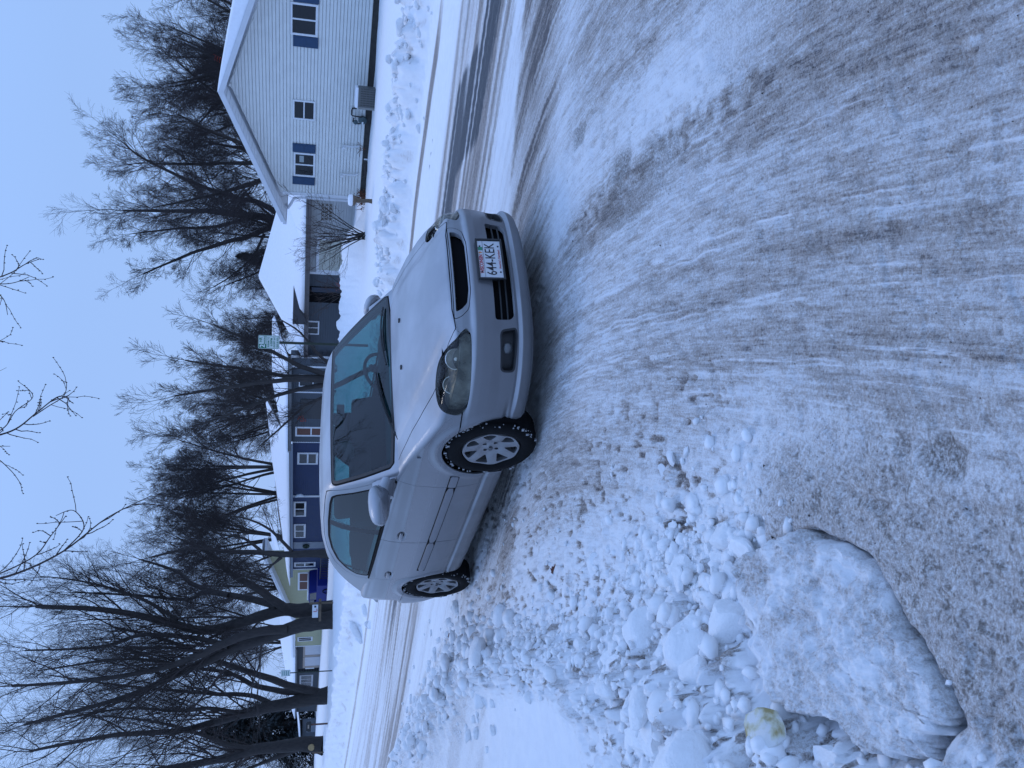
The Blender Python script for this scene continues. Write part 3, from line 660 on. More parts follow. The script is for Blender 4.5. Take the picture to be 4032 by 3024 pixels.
def siding(name, parent, m, s0, s1, z0, ztop, course=.102, y=0.0, skip=()):
    """lapped boards facing local -y; ztop(s) gives the upper limit, so gables are cut to their slope"""
    b = MB(); z = z0; k = 0
    while True:
        zs = [ztop(s) for s in np.linspace(s0, s1, 81)]
        ss = [s for s, t in zip(np.linspace(s0, s1, 81), zs) if t > z+.01]
        if not ss: break
        a, c = min(ss), max(ss); z2 = z+course
        ss2 = [s for s, t in zip(np.linspace(s0, s1, 81), zs) if t > z2]; a2, c2 = (min(ss2), max(ss2)) if ss2 else ((a+c)/2-.01, (a+c)/2+.01)
        g_ = .17*course
        b.add([(a, y-.022, z+g_), (c, y-.022, z+g_), (c2, y-.006, z2), (a2, y-.006, z2), (a, y+.016, z+g_), (c, y+.016, z+g_), (a2, y+.016, z2), (c2, y+.016, z2)], [(0, 1, 2, 3), (4, 5, 1, 0), (3, 2, 7, 6)]); z = z2; k += 1
        if k > 80: break
    return b.build(name, m, parent, kind='stuff', recalc=False)
def window(parent, s0, s1, z0, z1, frame=M_whitetrim, pane=M_pane, mull=1, fr=.06, y=-.03, horiz=False, depth=.05, blind=None):
    b = MB(); s0, s1 = sorted((s0, s1)); z0, z1 = sorted((z0, z1))
    b.box2((s0, y-depth/2, z0), (s1, y+depth/2, z0+fr)); b.box2((s0, y-depth/2, z1-fr), (s1, y+depth/2, z1)); b.box2((s0, y-depth/2, z0+fr), (s0+fr, y+depth/2, z1-fr)); b.box2((s1-fr, y-depth/2, z0+fr), (s1, y+depth/2, z1-fr))
    W = b.build('window', frame, parent, bevel=.004)
    cells = []
    n_ = mull+1; w = s1-s0-2*fr; hgt = z1-z0-2*fr; mw = fr*.75
    for i in range(n_):
        if horiz: a, c = z0+fr+hgt*i/n_, z0+fr+hgt*(i+1)/n_; cells.append((s0+fr, s1-fr, a+(mw/2 if i else 0), c-(mw/2 if i < mull else 0)))
        else: a, c = s0+fr+w*i/n_, s0+fr+w*(i+1)/n_; cells.append((a+(mw/2 if i else 0), c-(mw/2 if i < mull else 0), z0+fr, z1-fr))
    for (a, c, p, q) in cells:
        pb = MB(); pb.box2((a, y+.004, p), (c, y+.012, q)); pb.build('pane', pane, W)
    for i in range(mull):
        mb_ = MB()
        if horiz: zc = z0+fr+hgt*(i+1)/n_; mb_.box2((s0+fr, y-depth*.3, zc-mw/2), (s1-fr, y+depth*.3, zc+mw/2))
        else: sc = s0+fr+w*(i+1)/n_; mb_.box2((sc-mw/2, y-depth*.3, z0+fr), (sc+mw/2, y+depth*.3, z1-fr))
        mb_.build('mullion', frame, W)
    if blind:
        bb = MB(); bb.box2((blind[0], y+.001, blind[2]), (blind[1], y+.003, blind[3])); bb.build('paper_notice', mat('paper', (.30, .34, .34), .8), W)
    return W
def boxpart(name, parent, m, a, b, bevel=0, label=None):
    q = MB(); q.box2(a, b); return q.build(name, m, parent, bevel=bevel, label=label)
def house(name, O, d, label): return empty(name, (O[0], O[1], 0), math.atan2(d[1], d[0]), label, 'house')
def quad(name, parent, m, P, thick=0, smooth=False):
    q = MB(); P = [np.array(p, float) for p in P]; n_ = np.cross(P[1]-P[0], P[2]-P[0]); n_ /= np.linalg.norm(n_)
    if n_[2] < 0: n_ = -n_
    k = len(P); q.add([p for p in P]+[p+n_*thick for p in P], [tuple(range(k))[::-1], tuple(range(k, 2*k))]+[(i, (i+1) % k, (i+1) % k+k, i+k) for i in range(k)])
    return q.build(name, m, parent)
def snow_quad(parent, P, thick, name='roof_snow', nu=24, nv=10, seed=1, thick2=None):
    """soft-edged snow lying on the quad a-b-c-d (a-b eave, d-c ridge)"""
    a, b, c, d = [np.array(p, float) for p in P]; V = []; r = np.random.default_rng(seed)
    for j in range(nv+1):
        v = j/nv
        for i in range(nu+1):
            u = i/nu; p = (a*(1-u)+b*u)*(1-v)+(d*(1-u)+c*u)*v; e_ = min(1, (1-abs(2*u-1))*nu*.6+.0)*min(1, v*nv*.6+.15)
            tt = thick if thick2 is None else thick*(1-v)+thick2*v
            V.append(p+np.array([0, 0, tt*(.35+.65*e_)+.25*tt*(vnoise(np.array([p[0]*.7]), np.array([p[1]*.7+seed]), seed)[0]-.5)]))
    n0 = len(V)
    for j in (0, nv):
        for i in range(nu+1): u = i/nu; V.append((a*(1-u)+b*u) if j == 0 else (d*(1-u)+c*u))
    F = [(j*(nu+1)+i, j*(nu+1)+i+1, (j+1)*(nu+1)+i+1, (j+1)*(nu+1)+i) for j in range(nv) for i in range(nu)]
    F += [(i, n0+i, n0+i+1, i+1) for i in range(nu)]
    F += [(j*(nu+1), (j+1)*(nu+1), n0, n0) for j in ()]
    q = MB(); q.add(V, F)
    # side skirts
    for i in (0, nu):
        base = [(a if i == 0 else b)*(1-j/nv)+(d if i == 0 else c)*(j/nv) for j in range(nv+1)]; top = [V[j*(nu+1)+i] for j in range(nv+1)]
        q.add(base+top, [(j, j+1, nv+2+j, nv+1+j) for j in range(nv)])
    return q.build(name, M_snowroof, parent, 'all', kind=None)
# ---- white gabled house
wh = house('white_house', (6.54, 29.8), (.694, -.72), 'white-sided house with a wide gable, navy shutters and a dark foundation, nearest across the street')
AP, ZA, SL, SR = 3.5, 4.22, .395, .34
ztop = lambda s: ZA-.12-(SL*(AP-s) if s < AP else SR*(s-AP))
siding('siding', wh, M_white, -.30, 12.5, -.05, ztop)
bk = MB(); bk.prism([(-.30, -.05), (12.5, -.05), (12.5, ztop(12.5)), (AP, ztop(AP)), (-.30, ztop(-.30))], .020, .10, 'y'); bk.build('wall', M_white, wh)
boxpart('side_wall', wh, M_white, (-.30, .10, -.05), (-.20, 10, 2.5))
boxpart('foundation', wh, M_conc, (-.26, .03, -.9), (12.5, .14, -.05)); boxpart('corner_board', wh, M_whitetrim, (-.34, -.035, -.05), (-.22, .02, 2.55))
def gable_roof(par, sL, zL, sA, zA, sR, zR, y0, y1, th=.16, mf=M_fascia, msof=M_whitetrim, snow=.10, snowR=None):
    for nm, (sa, za, sb, zb_) in (('roof_slope', (sL, zL, sA, zA)), ('roof_slope', (sA, zA, sR, zR))):
        q = MB(); q.add([(sa, y0, za), (sb, y0, zb_), (sb, y1, zb_), (sa, y1, za), (sa, y0, za+th), (sb, y0, zb_+th), (sb, y1, zb_+th), (sa, y1, za+th)], [(0, 1, 2, 3), (7, 6, 5, 4), (0, 4, 5, 1), (2, 6, 7, 3), (0, 3, 7, 4), (1, 5, 6, 2)])
        q.build(nm, mf, par)
gable_roof(wh, -1.08, 2.42, AP, ZA, 12.8, ZA-SR*(12.8-AP), -.60, 10)
for i in range(24):      # soffit panels under the near overhang
    s_a = -1.0+i*.19*1; s_b = s_a+.17; f = lambda s: ZA-.395*(AP-s)-.006
    if s_b > AP-.05: break
    q = MB(); q.add([(s_a, -.58, f(s_a)), (s_b, -.58, f(s_b)), (s_b, -.01, f(s_b)), (s_a, -.01, f(s_a)), (s_a, -.58, f(s_a)-.012), (s_b, -.58, f(s_b)-.012), (s_b, -.01, f(s_b)-.012), (s_a, -.01, f(s_a)-.012)], [(0, 1, 2, 3), (7, 6, 5, 4), (0, 4, 5, 1), (2, 6, 7, 3), (0, 3, 7, 4), (1, 5, 6, 2)]); q.build('soffit_panel', M_whitetrim, wh)
fL = lambda s: ZA+.162-.395*(AP-s); fR = lambda s: ZA+.162-SR*(s-AP)
snow_quad(wh, [(-1.08, -.58, fL(-1.08)), (-1.08, 9.9, fL(-1.08)), (AP, 9.9, fL(AP)), (AP, -.58, fL(AP))], .035, seed=4)
q = MB(); V = []
for i in range(30):
    s = AP+(12.8-AP)*i/29; t = .03+.40*min(1, (s-AP)/2.9)**.9; V += [(s, -.57, fR(s)), (s, -.55, fR(s)+t*.8), (s, -.40, fR(s)+t), (s, 9.9, fR(s)+t)]
q.add(V, [(4*i+j, 4*i+4+j, 4*i+5+j, 4*i+1+j) for i in range(29) for j in range(3)]); q.build('roof_snow', M_snowroof, wh, 'all')
window(wh, 5.29, 6.25, 1.52, 2.30); window(wh, 2.54, 3.21, 1.53, 2.22, frame=M_whitetrim, mull=1, horiz=True, fr=.05); window(wh, .44, 1.34, 1.49, 2.19, blind=(.98, 1.22, 1.86, 2.0))
for s0, s1 in ((4.94, 5.27), (6.27, 6.60), (1.36, 1.67), (.12, .42)):
    sh = MB(); sh.box2((s0, -.055, 1.49), (s1, -.018, 2.22)); so = sh.build('shutter', M_navy, wh, bevel=.006)
    for z in (1.53, 1.88):
        p_ = MB(); p_.box2((s0+.04, -.062, z), (s1-.04, -.055, z+.30)); p_.build('shutter_panel', M_navy, so, bevel=.004)
ds = MB(); ds.tube([(-.95, .30, 2.42), (-.90, .0, 2.36), (-.44, -.05, 2.16), (-.40, -.05, 1.95), (-.40, -.05, .25), (-.40, -.05, .02), (-.32, -.25, -.15)], .045, 8); ds.build('downspout', M_fascia, wh, True)
gt = MB(); gt.box2((-1.20, -.55, 2.40), (-1.08, 9.9, 2.52)); gt.build('gutter', M_fascia, wh)
boxpart('basement_window', wh, M_pane, (.55, .005, -.42), (1.25, .03, -.12)); boxpart('basement_window_frame', wh, M_whitetrim, (1.25, -.005, -.44), (1.29, .035, -.10))
def at_local(par, x, y, z):
    rz = par.rotation_euler.z; return Vector((par.location.x+x*math.cos(rz)-y*math.sin(rz), par.location.y+x*math.sin(rz)+y*math.cos(rz), z))
# air conditioner
p = at_local(wh, 3.9, -.75, -.30); ac = empty('air_conditioner', p, wh.rotation_euler.z+.35, 'square outdoor air conditioner with a cap of snow beside the white wall', 'air conditioner')
boxpart('casing', ac, mat('ac_casing', (.13, .135, .13), .5, .3), (-.30, -.30, 0), (.30, .30, .56), .02)
for i in range(9):
    for sx in (0, 1):
        b = MB(); t = -.27+i*.0675
        if sx: b.box2((t, -.312, .05), (t+.012, -.300, .50))
        else: b.box2((-.312, t, .05), (-.300, t+.012, .50))
        b.build('guard_bar', M_black, ac)
for z in (.12, .22, .32, .42):
    b = MB(); b.box2((-.27, -.316, z), (.28, -.306, z+.012)); b.build('guard_bar', M_metal, ac)
boxpart('corner_panel', ac, mat('ac_panel', (.22, .22, .21), .5), (-.322, -.322, .0), (-.255, -.255, .55)); boxpart('snow_cap', ac, M_snowroof, (-.30, -.30, .56), (.31, .31, .65), .035)
# gas meter, vent pipes
p = at_local(wh, 2.78, -.16, -.10); gm = empty('gas_meter', p, wh.rotation_euler.z, 'round green-grey gas meter on its pipes against the white wall', 'gas meter')
b = MB(); b.lathe([(0, -.12), (.11, -.115), (.13, -.09), (.13, -.01), (.10, .01), (0, .015)], 18, axis='y', c=(0, -.02, .14)); b.build('meter_drum', M_gas, gm, True)
b = MB(); b.tube([(.12, 0, .16), (.13, 0, .42), (.16, 0, .50), (.30, .03, .50), (.34, .10, .48), (.34, .12, .34)], .022, 8); b.tube([(-.12, 0, .20), (-.13, 0, .38), (-.05, -.02, .44), (.08, -.02, .42)], .022, 8); b.build('pipe', M_black, gm, True)
b = MB(); b.lathe([(0, -.05), (.07, -.045), (.075, .0), (0, .02)], 14, axis='y', c=(-.06, -.05, .36)); b.build('regulator', M_gas, gm, True)
b = MB(); b.box2((-.05, -.155, .12), (.03, -.14, .17)); b.build('meter_dial', M_whitetrim, gm)
for s, hgt, lb in ((1.76, .60, 'white plastic vent pipe on the wall with dry stems round its foot'), (.68, .60, 'white plastic vent pipe on the wall nearest the downspout')):
    p = at_local(wh, s, -.09, 0); v = empty('vent_pipe', p, wh.rotation_euler.z, lb, 'pipe')
    b = MB(); b.tube([(.06, .08, .08), (.05, 0, .09), (.02, -.01, .16), (0, 0, .30), (0, 0, .56)], .026, 8); b.build('riser', M_whitetrim, v, True)
    b = MB(); b.tube([(0, 0, .55), (-.02, -.05, .62), (-.02, -.12, .60)], .045, 8); b.build('elbow', M_whitetrim, v, True)
b = MB()
for k in range(9): b.tube([(rng.normal(0, .05), 0, 0), (rng.normal(0, .15), -.02, .15), (rng.normal(0, .22), -.06, .16+rng.random()*.15)], .006, 4)
o = b.build('dry_stems', mat('dry_stem', (.14, .065, .04), .8), None, True); o.location = at_local(wh, 1.72, -.12, -.12); tag(o, 'few curled brown stems at the foot of the white wall', 'plant')
b = MB(); r_ = np.random.default_rng(3)
for k in range(60): a = r_.uniform(-1.3, 1.3); h_ = r_.uniform(.2, .5); q = r_.normal(0, .16); b.tube([(q, 0, 0), (q+a*.10, r_.normal(0, .05), h_*.6), (q+a*.26, r_.normal(0, .08), h_)], .006, 3)
V = r_.normal(size=(70, 3))*[.17, .05, .09]+[.05, 0, .22]
for v in V: s = r_.uniform(.03, .06); b.add([v, v+[s, .01, s*.4], v+[s*.3, -.01, s], v+[-s*.5, .01, s*.5]], [(0, 1, 2), (0, 2, 3)])
o = b.build('withered_plant', mat('withered', (.15, .06, .032), .8, 0, 0, 30, .3, 9), None); o.location = at_local(wh, -.15, -.25, -.35); tag(o, 'clump of withered rust-brown leaves at the left corner of the white house', 'plant')
# ---- slate house with the attached garage
D2 = (.72, -.69)
g2 = house('slate_house', (6.54, 36.5), D2, 'long low slate-grey house with snowy roof and attached pale garage wing')
siding('garage_siding', g2, M_beige, -2.60, 4.5, -.5, lambda s: 1.60, .11); boxpart('garage_wall', g2, M_beige, (-2.6, .020, -.5), (4.5, .1, 1.62))
siding('grey_siding', g2, M_greyside, -7.3, -2.6, -.5, lambda s: 1.72, .11, y=.02); boxpart('grey_wall', g2, M_greyside, (-7.3, .04, -.5), (-2.6, .12, 1.74))
siding('tall_wing_siding', g2, M_greyside, -13.4, -7.3, -.5, lambda s: 2.35, .11, y=-.25); boxpart('tall_wing_wall', g2, M_greyside, (-13.4, -.23, -.5), (-7.3, .12, 2.38))
boxpart('entrance_shade_panel', g2, M_void, (-4.22, -.03, -.5), (-3.34, .01, 1.66), 0); boxpart('entrance_door', g2, mat('dark_blue_door', (.018, .03, .055), .5), (-3.62, -.05, -.4), (-3.36, -.03, 1.5))  # flat near-black panel paints the shade of the open entrance
gd = boxpart('garage_door', g2, mat('cream_door', (.47, .47, .40), .5), (-2.38, -.05, -.5), (-.80, -.01, 1.22), .005)
for z in (-.08, .34, .76):
    boxpart('door_groove', gd, M_void, (-2.38, -.053, z), (-.80, -.0505, z+.015))
for a, b_ in (((-2.50, -.06, -.5), (-2.38, .0, 1.34)), ((-.80, -.06, -.5), (-.68, .0, 1.34)), ((-2.38, -.06, 1.22), (-.80, .0, 1.34))): boxpart('door_trim', g2, M_whitetrim, a, b_)
boxpart('corner_board', g2, M_whitetrim, (-2.64, -.03, -.5), (-2.52, .0, 1.62)); boxpart('corner_board', g2, M_whitetrim, (-7.42, -.29, -.5), (-7.30, -.25, 2.38)); boxpart('corner_board', g2, M_whitetrim, (-8.05, -.29, -.5), (-7.95, -.25, 2.38)); boxpart('corner_board', g2, M_whitetrim, (-9.75, -.29, .2), (-9.68, -.25, 2.38))
boxpart('eave_fascia', g2, mat('brown_fascia', (.11, .10, .10), .7), (-7.3, -.45, 1.60), (4.6, -.38, 1.80)); boxpart('eave_fascia', g2, M_metal, (-13.6, -.72, 2.33), (-7.1, -.66, 2.50))
for i in range(18):
    s = .05+(i % 5)*.17; z = .82+(i//5)*.16
    if i < 15: b = MB(); b.box((s+.2, -.04, z), (.16, .02, .02), Matrix.Rotation(math.radians(45), 3, 'Y')); b.box((s+.2, -.03, z), (.16, .02, .02), Matrix.Rotation(math.radians(-45), 3, 'Y')); b.build('lattice_piece', M_wood, g2)
quad('roof_slope', g2, M_shingle, [(-1.0, -.45, 1.70), (4.6, -.45, 1.70), (4.6, 3.6, 2.40), (-1.0, 3.6, 2.40)], .02); quad('roof_slope', g2, M_shingle, [(-7.2, -.45, 1.70), (-1.8, -.45, 1.70), (-5.7, 3.6, 3.30)], .01)
snow_quad(g2, [(-1.1, -.43, 1.79), (4.6, -.43, 1.79), (4.6, 3.7, 2.76), (-1.1, 3.7, 2.76)], .12, seed=7)
snow_quad(g2, [(-7.3, -.43, 1.79), (-.9, -.43, 1.79), (-.7, 3.7, 2.76), (-5.9, 3.7, 3.98)], .12, seed=8)
q = MB(); q.prism([(-2.9, 2.27), (-4.95, 2.30), (-4.95, 1.66), (-4.6, 1.72), (-4.2, 2.0)], -.75, -.55, 'y'); q.build('dormer_gable', M_shingle, g2)
snow_quad(g2, [(-13.7, -.70, 2.50), (-7.0, -.70, 2.50), (-8.0, 3.4, 3.28), (-12.6, 3.4, 3.35)], .13, seed=9)
quad('roof_slope', g2, M_shingle, [(-13.7, -.72, 2.46), (-7.0, -.72, 2.46), (-8.0, 3.4, 3.24), (-12.6, 3.4, 3.31)], .03)
window(g2, -6.15, -5.34, 1.12, 1.80, y=-.01, mull=1); window(g2, -12.9, -12.2, .55, 2.15, y=-.29, pane=M_curtain, mull=1, horiz=True, fr=.09); window(g2, -9.3, -8.5, 1.3, 2.0, y=-.29, fr=.05)
boxpart('sliding_door', g2, M_pane, (-11.6, -.29, .2), (-10.2, -.26, 1.9))
boxpart('porch_box', g2, M_wood, (-4.6, -.35, -.3), (-4.25, -.1, .22))
# ---- blue house
bh = house('blue_house', (-5.2, 50), (.6, -.8), 'dark blue sided bungalow with white windows and a low snow-covered hip roof')
siding('siding', bh, M_blueside, -13.4, 3.0, -.6, lambda s: 2.30, .12); boxpart('wall', bh, M_blueside, (-13.4, .020, -.6), (3.0, .1, 2.32)); boxpart('side_wall', bh, M_blueside, (-13.4, .1, -.6), (-13.3, 7, 2.32))
boxpart('white_post', bh, M_whitetrim, (-3.16, -.06, -.6), (-2.98, .0, 2.30)); boxpart('corner_board', bh, M_whitetrim, (2.9, -.05, -.6), (3.02, .0, 2.3)); boxpart('corner_board', bh, M_whitetrim, (-13.45, -.05, -.6), (-13.36, .0, 2.3))
boxpart('eave_fascia', bh, mat('grey_fascia', (.16, .19, .24), .6), (-13.8, -.45, 2.28), (3.3, -.39, 2.46))
window(bh, .62, 1.85, .92, 2.06, mull=1, horiz=True, fr=.12); window(bh, -5.62, -3.75, 1.50, 2.26, fr=.12); window(bh, -8.55, -6.68, 1.50, 2.24, fr=.12, pane=M_pane)
window(bh, -13.0, -12.3, .78, 2.22, mull=1, horiz=True, fr=.12); window(bh, -11.2, -10.7, .78, 2.22, mull=1, horiz=True, fr=.10)
dr = boxpart('front_door', bh, mat('grey_door', (.20, .23, .27), .5), (-10.15, -.05, -.4), (-9.2, -.01, 2.26), .01)
b = MB(); b.lathe([(.16+.07*math.cos(t), .07*math.sin(t)) for t in np.linspace(0, 2*PI, 8, endpoint=False)], 18, axis='y', close=True, c=(-9.66, -.13, 1.45)); w_ = b.build('door_wreath', mat('wreath_green', (.018, .035, .022), .8, 0, .6, 30, .3, 20), None, True); M4 = bh.matrix_basis; w_.location = bh.location; w_.rotation_euler = bh.rotation_euler; tag(w_, 'dark green wreath hanging on the door of the blue house', 'wreath')
for i in range(14): boxpart('porch_rail_post', bh, M_black, (-12.9+i*.28, -1.0, -.4), (-12.87+i*.28, -.97, .45))
boxpart('porch_rail', bh, M_black, (-13.0, -1.02, .45), (-9.1, -.95, .50))
quad('roof_slope', bh, M_shingle, [(-13.9, -.45, 2.44), (3.4, -.45, 2.44), (1.2, 4.2, 3.86), (-13.9, 4.2, 3.40)], .03)
snow_quad(bh, [(-13.9, -.43, 2.48), (3.4, -.43, 2.48), (.8, 4.2, 3.84), (-5.5, 4.2, 3.62)], .13, seed=11, nu=36); snow_quad(bh, [(-15.2, -.43, 2.47), (-9, -.43, 2.47), (-5.2, 4.2, 3.62), (-12.2, 4.2, 3.25)], .12, seed=12)
for s, z in ((1.9, 3.55), (.1, 3.88), (-2.6, 3.84)): boxpart('bare_ridge_patch', bh, M_shingle, (s-.28, 4.1, z-.0), (s+.28, 4.3, z+.06))
b = MB(); b.lathe([(0, 0), (.09, 0), (.09, .22), (0, .24)], 8, c=(-.9, 3.0, 3.4)); b.build('roof_vent', M_black, bh)
b = MB(); b.tube([(-2.55, -.35, 2.25), (-2.5, -.4, 2.05), (-2.3, -.42, 2.02), (-2.2, -.42, 1.85), (-2.4, -.42, 1.6), (-2.35, -.42, 1.35)], [.03, .05, .09, .07, .05, .01], 7); o = b.build('icicle', mat('ice', (.55, .60, .65), .2), None, True); o.location = bh.location; o.rotation_euler = bh.rotation_euler; tag(o, 'crooked white icicle hanging from the eave of the blue house', 'icicle')
# ---- yellow house
yh = house('yellow_house', (-14.2, 66), (.6, -.8), 'pale yellow house with a broad gable, brown curtains and snowy roofs')
zt2 = lambda s: 2.36+(s+8.6)*.163 if s > -8.6 else 2.15
siding('siding', yh, M_yelside, -17.0, 2.6, -.6, zt2, .15); q = MB(); q.prism([(-17, -.6), (2.6, -.6), (2.6, zt2(2.6)), (-8.6, 2.36), (-8.61, 2.15), (-17, 2.15)], .020, .1, 'y'); q.build('wall', M_yelside, yh)
boxpart('corner_board', yh, mat('cream_trim', (.48, .48, .38), .6), (-8.72, -.05, -.6), (-8.55, 0, 2.3)); boxpart('corner_board', yh, M_whitetrim, (-17.1, -.05, -.6), (-16.95, 0, 2.15))
q = MB(); q.add([(-9.2, -.6, 2.24), (2.8, -.6, 4.20), (2.8, 1, 4.20), (-9.2, 1, 2.24), (-9.2, -.6, 2.40), (2.8, -.6, 4.36), (2.8, 1, 4.36), (-9.2, 1, 2.40)], [(0, 1, 2, 3), (7, 6, 5, 4), (0, 4, 5, 1), (2, 6, 7, 3), (0, 3, 7, 4), (1, 5, 6, 2)]); q.build('roof_slope', M_fascia, yh)
snow_quad(yh, [(-9.2, -.58, 2.42), (-9.2, 1, 2.42), (2.8, 1, 4.38), (2.8, -.58, 4.38)], .16, seed=14, nu=6, nv=20)
snow_quad(yh, [(-12.5, 2, 2.6), (-3.5, 2, 3.1), (-4.5, 6, 4.3), (-15, 6, 3.9)], .15, seed=17)
snow_quad(yh, [(-18.6, -.5, 2.36), (-8.3, -.5, 2.36), (-8.3, 4, 3.55), (-19.5, 4, 3.55)], .16, seed=15); boxpart('eave_fascia', yh, M_fascia, (-18.6, -.5, 2.16), (-8.3, -.42, 2.34))
window(yh, -4.36, -1.06, .72, 2.0, fr=.14, pane=M_curtain); window(yh, -15.75, -14.75, .66, 1.98, fr=.12)
dr = boxpart('front_door', yh, mat('brown_door', (.14, .07, .05), .5), (-9.95, -.05, -.4), (-8.9, -.01, 1.95)); 
b = MB(); b.lathe([(0, -.10), (.07, -.08), (.10, 0), (.07, .08), (0, .10)], 10, c=(-9.7, -.2, 1.05)); lampm = mat('porch_lamp_glow', (1, .6, .25), .5, emit=(1, .55, .18), estr=5); o = b.build('door_lamp', lampm, None, True); o.location = yh.location; o.rotation_euler = yh.rotation_euler; tag(o, 'small lit orange porch lamp by the brown door of the yellow house', 'lamp')
# ---- charcoal house with two garage doors
dh = house('charcoal_house', (-24, 80), (.6, -.8), 'charcoal house with two pale garage doors, tan trim and thick roof snow')
siding('siding', dh, M_darkside, -22.4, -1.4, -.1, lambda s: 2.02, .16); boxpart('wall', dh, M_darkside, (-22.4, .020, -.1), (-1.4, .1, 2.04)); boxpart('brick_base', dh, mat('tan_brick', (.20, .165, .12), .8, 0, .3, 20, .3, 10), (-22.4, -.08, -.9), (-9.0, .1, -.1)); boxpart('side_wall', dh, M_darkside, (-22.4, .1, -.9), (-22.3, 8, 2.04))
boxpart('brick_base_end', dh, M_darkside, (-9, -.0, -.9), (-1.4, .1, -.1))
for a_, b_ in ((-4.0, -1.5), (-7.15, -4.45)):
    g_ = boxpart('garage_door', dh, M_door, (a_+.12, -.06, -.9), (b_-.1, -.02, 1.28), .01)
    boxpart('door_trim', dh, M_tan, (a_-.35, -.09, -.9), (a_+.12, .0, 1.46)); boxpart('door_trim', dh, M_tan, (a_+.12, -.09, 1.28), (b_, .0, 1.46))
boxpart('eave_fascia', dh, M_metal, (-23, -.5, 2.0), (-1, -.42, 2.16)); window(dh, -13.4, -9.8, .40, 1.74, fr=.16, mull=2, frame=mat('pale_tan_trim', (.42, .41, .42), .6)); boxpart('recess_shade_panel', dh, M_void, (-9.0, -.02, -.1), (-7.9, -.01, 1.9))  # thin near-black sheet on the wall stands in for a recess's shade
boxpart('address_panel', dh, M_whitetrim, (-7.85, -.07, .35), (-7.6, -.04, 1.2)); window(dh, -19.6, -18.0, .6, 1.8, fr=.14)
snow_quad(dh, [(-23.2, -.5, 2.14), (-.8, -.5, 2.14), (-.8, 4.5, 3.55), (-12.5, 4.5, 3.55)], .25, seed=18, nu=40); quad('roof_slope', dh, M_shingle, [(-23.2, -.5, 2.1), (-.8, -.5, 2.1), (-.8, 4.5, 3.5), (-12.5, 4.5, 3.5)], .03)
# ---- farthest houses at the left
fh = house('grey_house', (-38, 99), (.6, -.8), 'distant grey house with patchy roof snow, seen behind the mailbox')
boxpart('wall', fh, M_greyside, (-14, 0, -.9), (-3, .2, 1.3)); quad('roof_slope', fh, M_shingle, [(-14.5, -.5, 1.3), (-2.5, -.5, 1.5), (-2.5, 4, 2.2), (-14.5, 4, 2.0)], .05); snow_quad(fh, [(-14.3, -.5, 1.4), (-2.8, -.5, 1.6), (-2.8, 3, 2.1), (-14.3, 3, 1.8)], .12, seed=21); boxpart('window', fh, mat('pale_garage', (.2, .23, .27), .6), (-8, -.05, -.5), (-5, -.01, .8))
fh2 = house('small_charcoal_house', (-47, 92), (.6, -.8), 'distant charcoal house with one white-framed window at the left edge')
boxpart('wall', fh2, M_darkside, (-12, 0, -.9), (1.6, .2, 1.75)); window(fh2, -4.2, -1.6, .1, 1.3, fr=.14, y=-.04); boxpart('window', fh2, mat('pale_garage', (.2, .23, .27), .6), (-.6, -.05, .2), (1.0, -.01, 1.4))
quad('roof_slope', fh2, M_shingle, [(-12.5, -.5, 1.75), (2.1, -.5, 1.75), (2.1, 4, 3.1), (-12.5, 4, 3.1)], .05); snow_quad(fh2, [(-12.5, -.5, 1.83), (2.1, -.5, 1.83), (1.0, 4, 3.2), (-12.5, 4, 3.2)], .1, seed=23)
# ================================================================== street furniture and small things
def proj_len(px, D): return px*D/3335
def parking_sign(x, y, z0, ztop, label, rz, text=True):
    s = empty('parking_sign', (x, y, z0), rz, label, 'sign'); H = ztop-z0
    b = MB(); b.box((0, 0, (H-.1)/2), (.055, .03, H-.1)); b.box((0, .012, (H-.1)/2), (.03, .02, H-.1)); b.build('post', mat('green_post', (.022, .032, .022), .6, .3, .1, 40, .3, 9), s)
    p_ = MB(); P = roundpoly([(-.152, H-.47), (.152, H-.47), (.152, H-.01), (-.152, H-.01)], .035, 5); p_.prism([tuple(q) for q in P], -.028, -.022, 'y'); pn = p_.build('sign_panel', mat('sign_white', (.55, .62, .60), .4), s)
    mg = mat('sign_green', (.015, .16, .085), .45)
    fr = MB(); Pq = roundpoly([(-.140, H-.458), (.140, H-.458), (.140, H-.022), (-.140, H-.022)], .03, 5); Pc = np.array([(q[0], -.0300, q[1]) for q in list(Pq)+[Pq[0], Pq[1]]]); fr.tube(Pc, .0042, 4); fr.build('sign_border', mg, pn)
    if text:
        gb = MB(); gb.box2((-.136, -.0302, H-.185), (-.048, -.0285, H-.026)); gb.box2((-.136, -.0302, H-.190), (.136, -.0285, H-.183)); gb.build('green_block', mg, pn)
        rt_ = (PI/2, 0, 0)
        text_obj('sign_text', '2', .15, M_whitetrim, pn, (-.092, -.0310, H-.105), rt_, bold=.003); text_obj('sign_text', 'HR', .085, mg, pn, (.045, -.0305, H-.068), rt_, bold=.002); text_obj('sign_text', 'PARKING', .052, mg, pn, (.045, -.0305, H-.150), rt_, sx=.86, bold=.0015)
        for i, (t_, sz_, sx_) in enumerate((('8:00AM TO', .060, .80), ('6:00PM', .066, .95), ('EXCEPT SAT', .050, .86), ('SUN & HOL', .050, .9))): text_obj('sign_text', t_, sz_, mg, pn, (0, -.0305, H-.232-i*.064), rt_, sx=sx_, bold=.0012)
    else:
        for i in range(4): lb_ = MB(); lb_.box2((-.11, -.0302, H-.12-i*.09), (.11, -.0285, H-.08-i*.09)); lb_.build('sign_line', mat('sign_faded', (.10, .22, .20), .5), pn)
    return s
parking_sign(.80, 19.8, gz(.80, 19.8), 2.64, 'two-hour parking sign on a thin dark green post behind the car', math.radians(6))
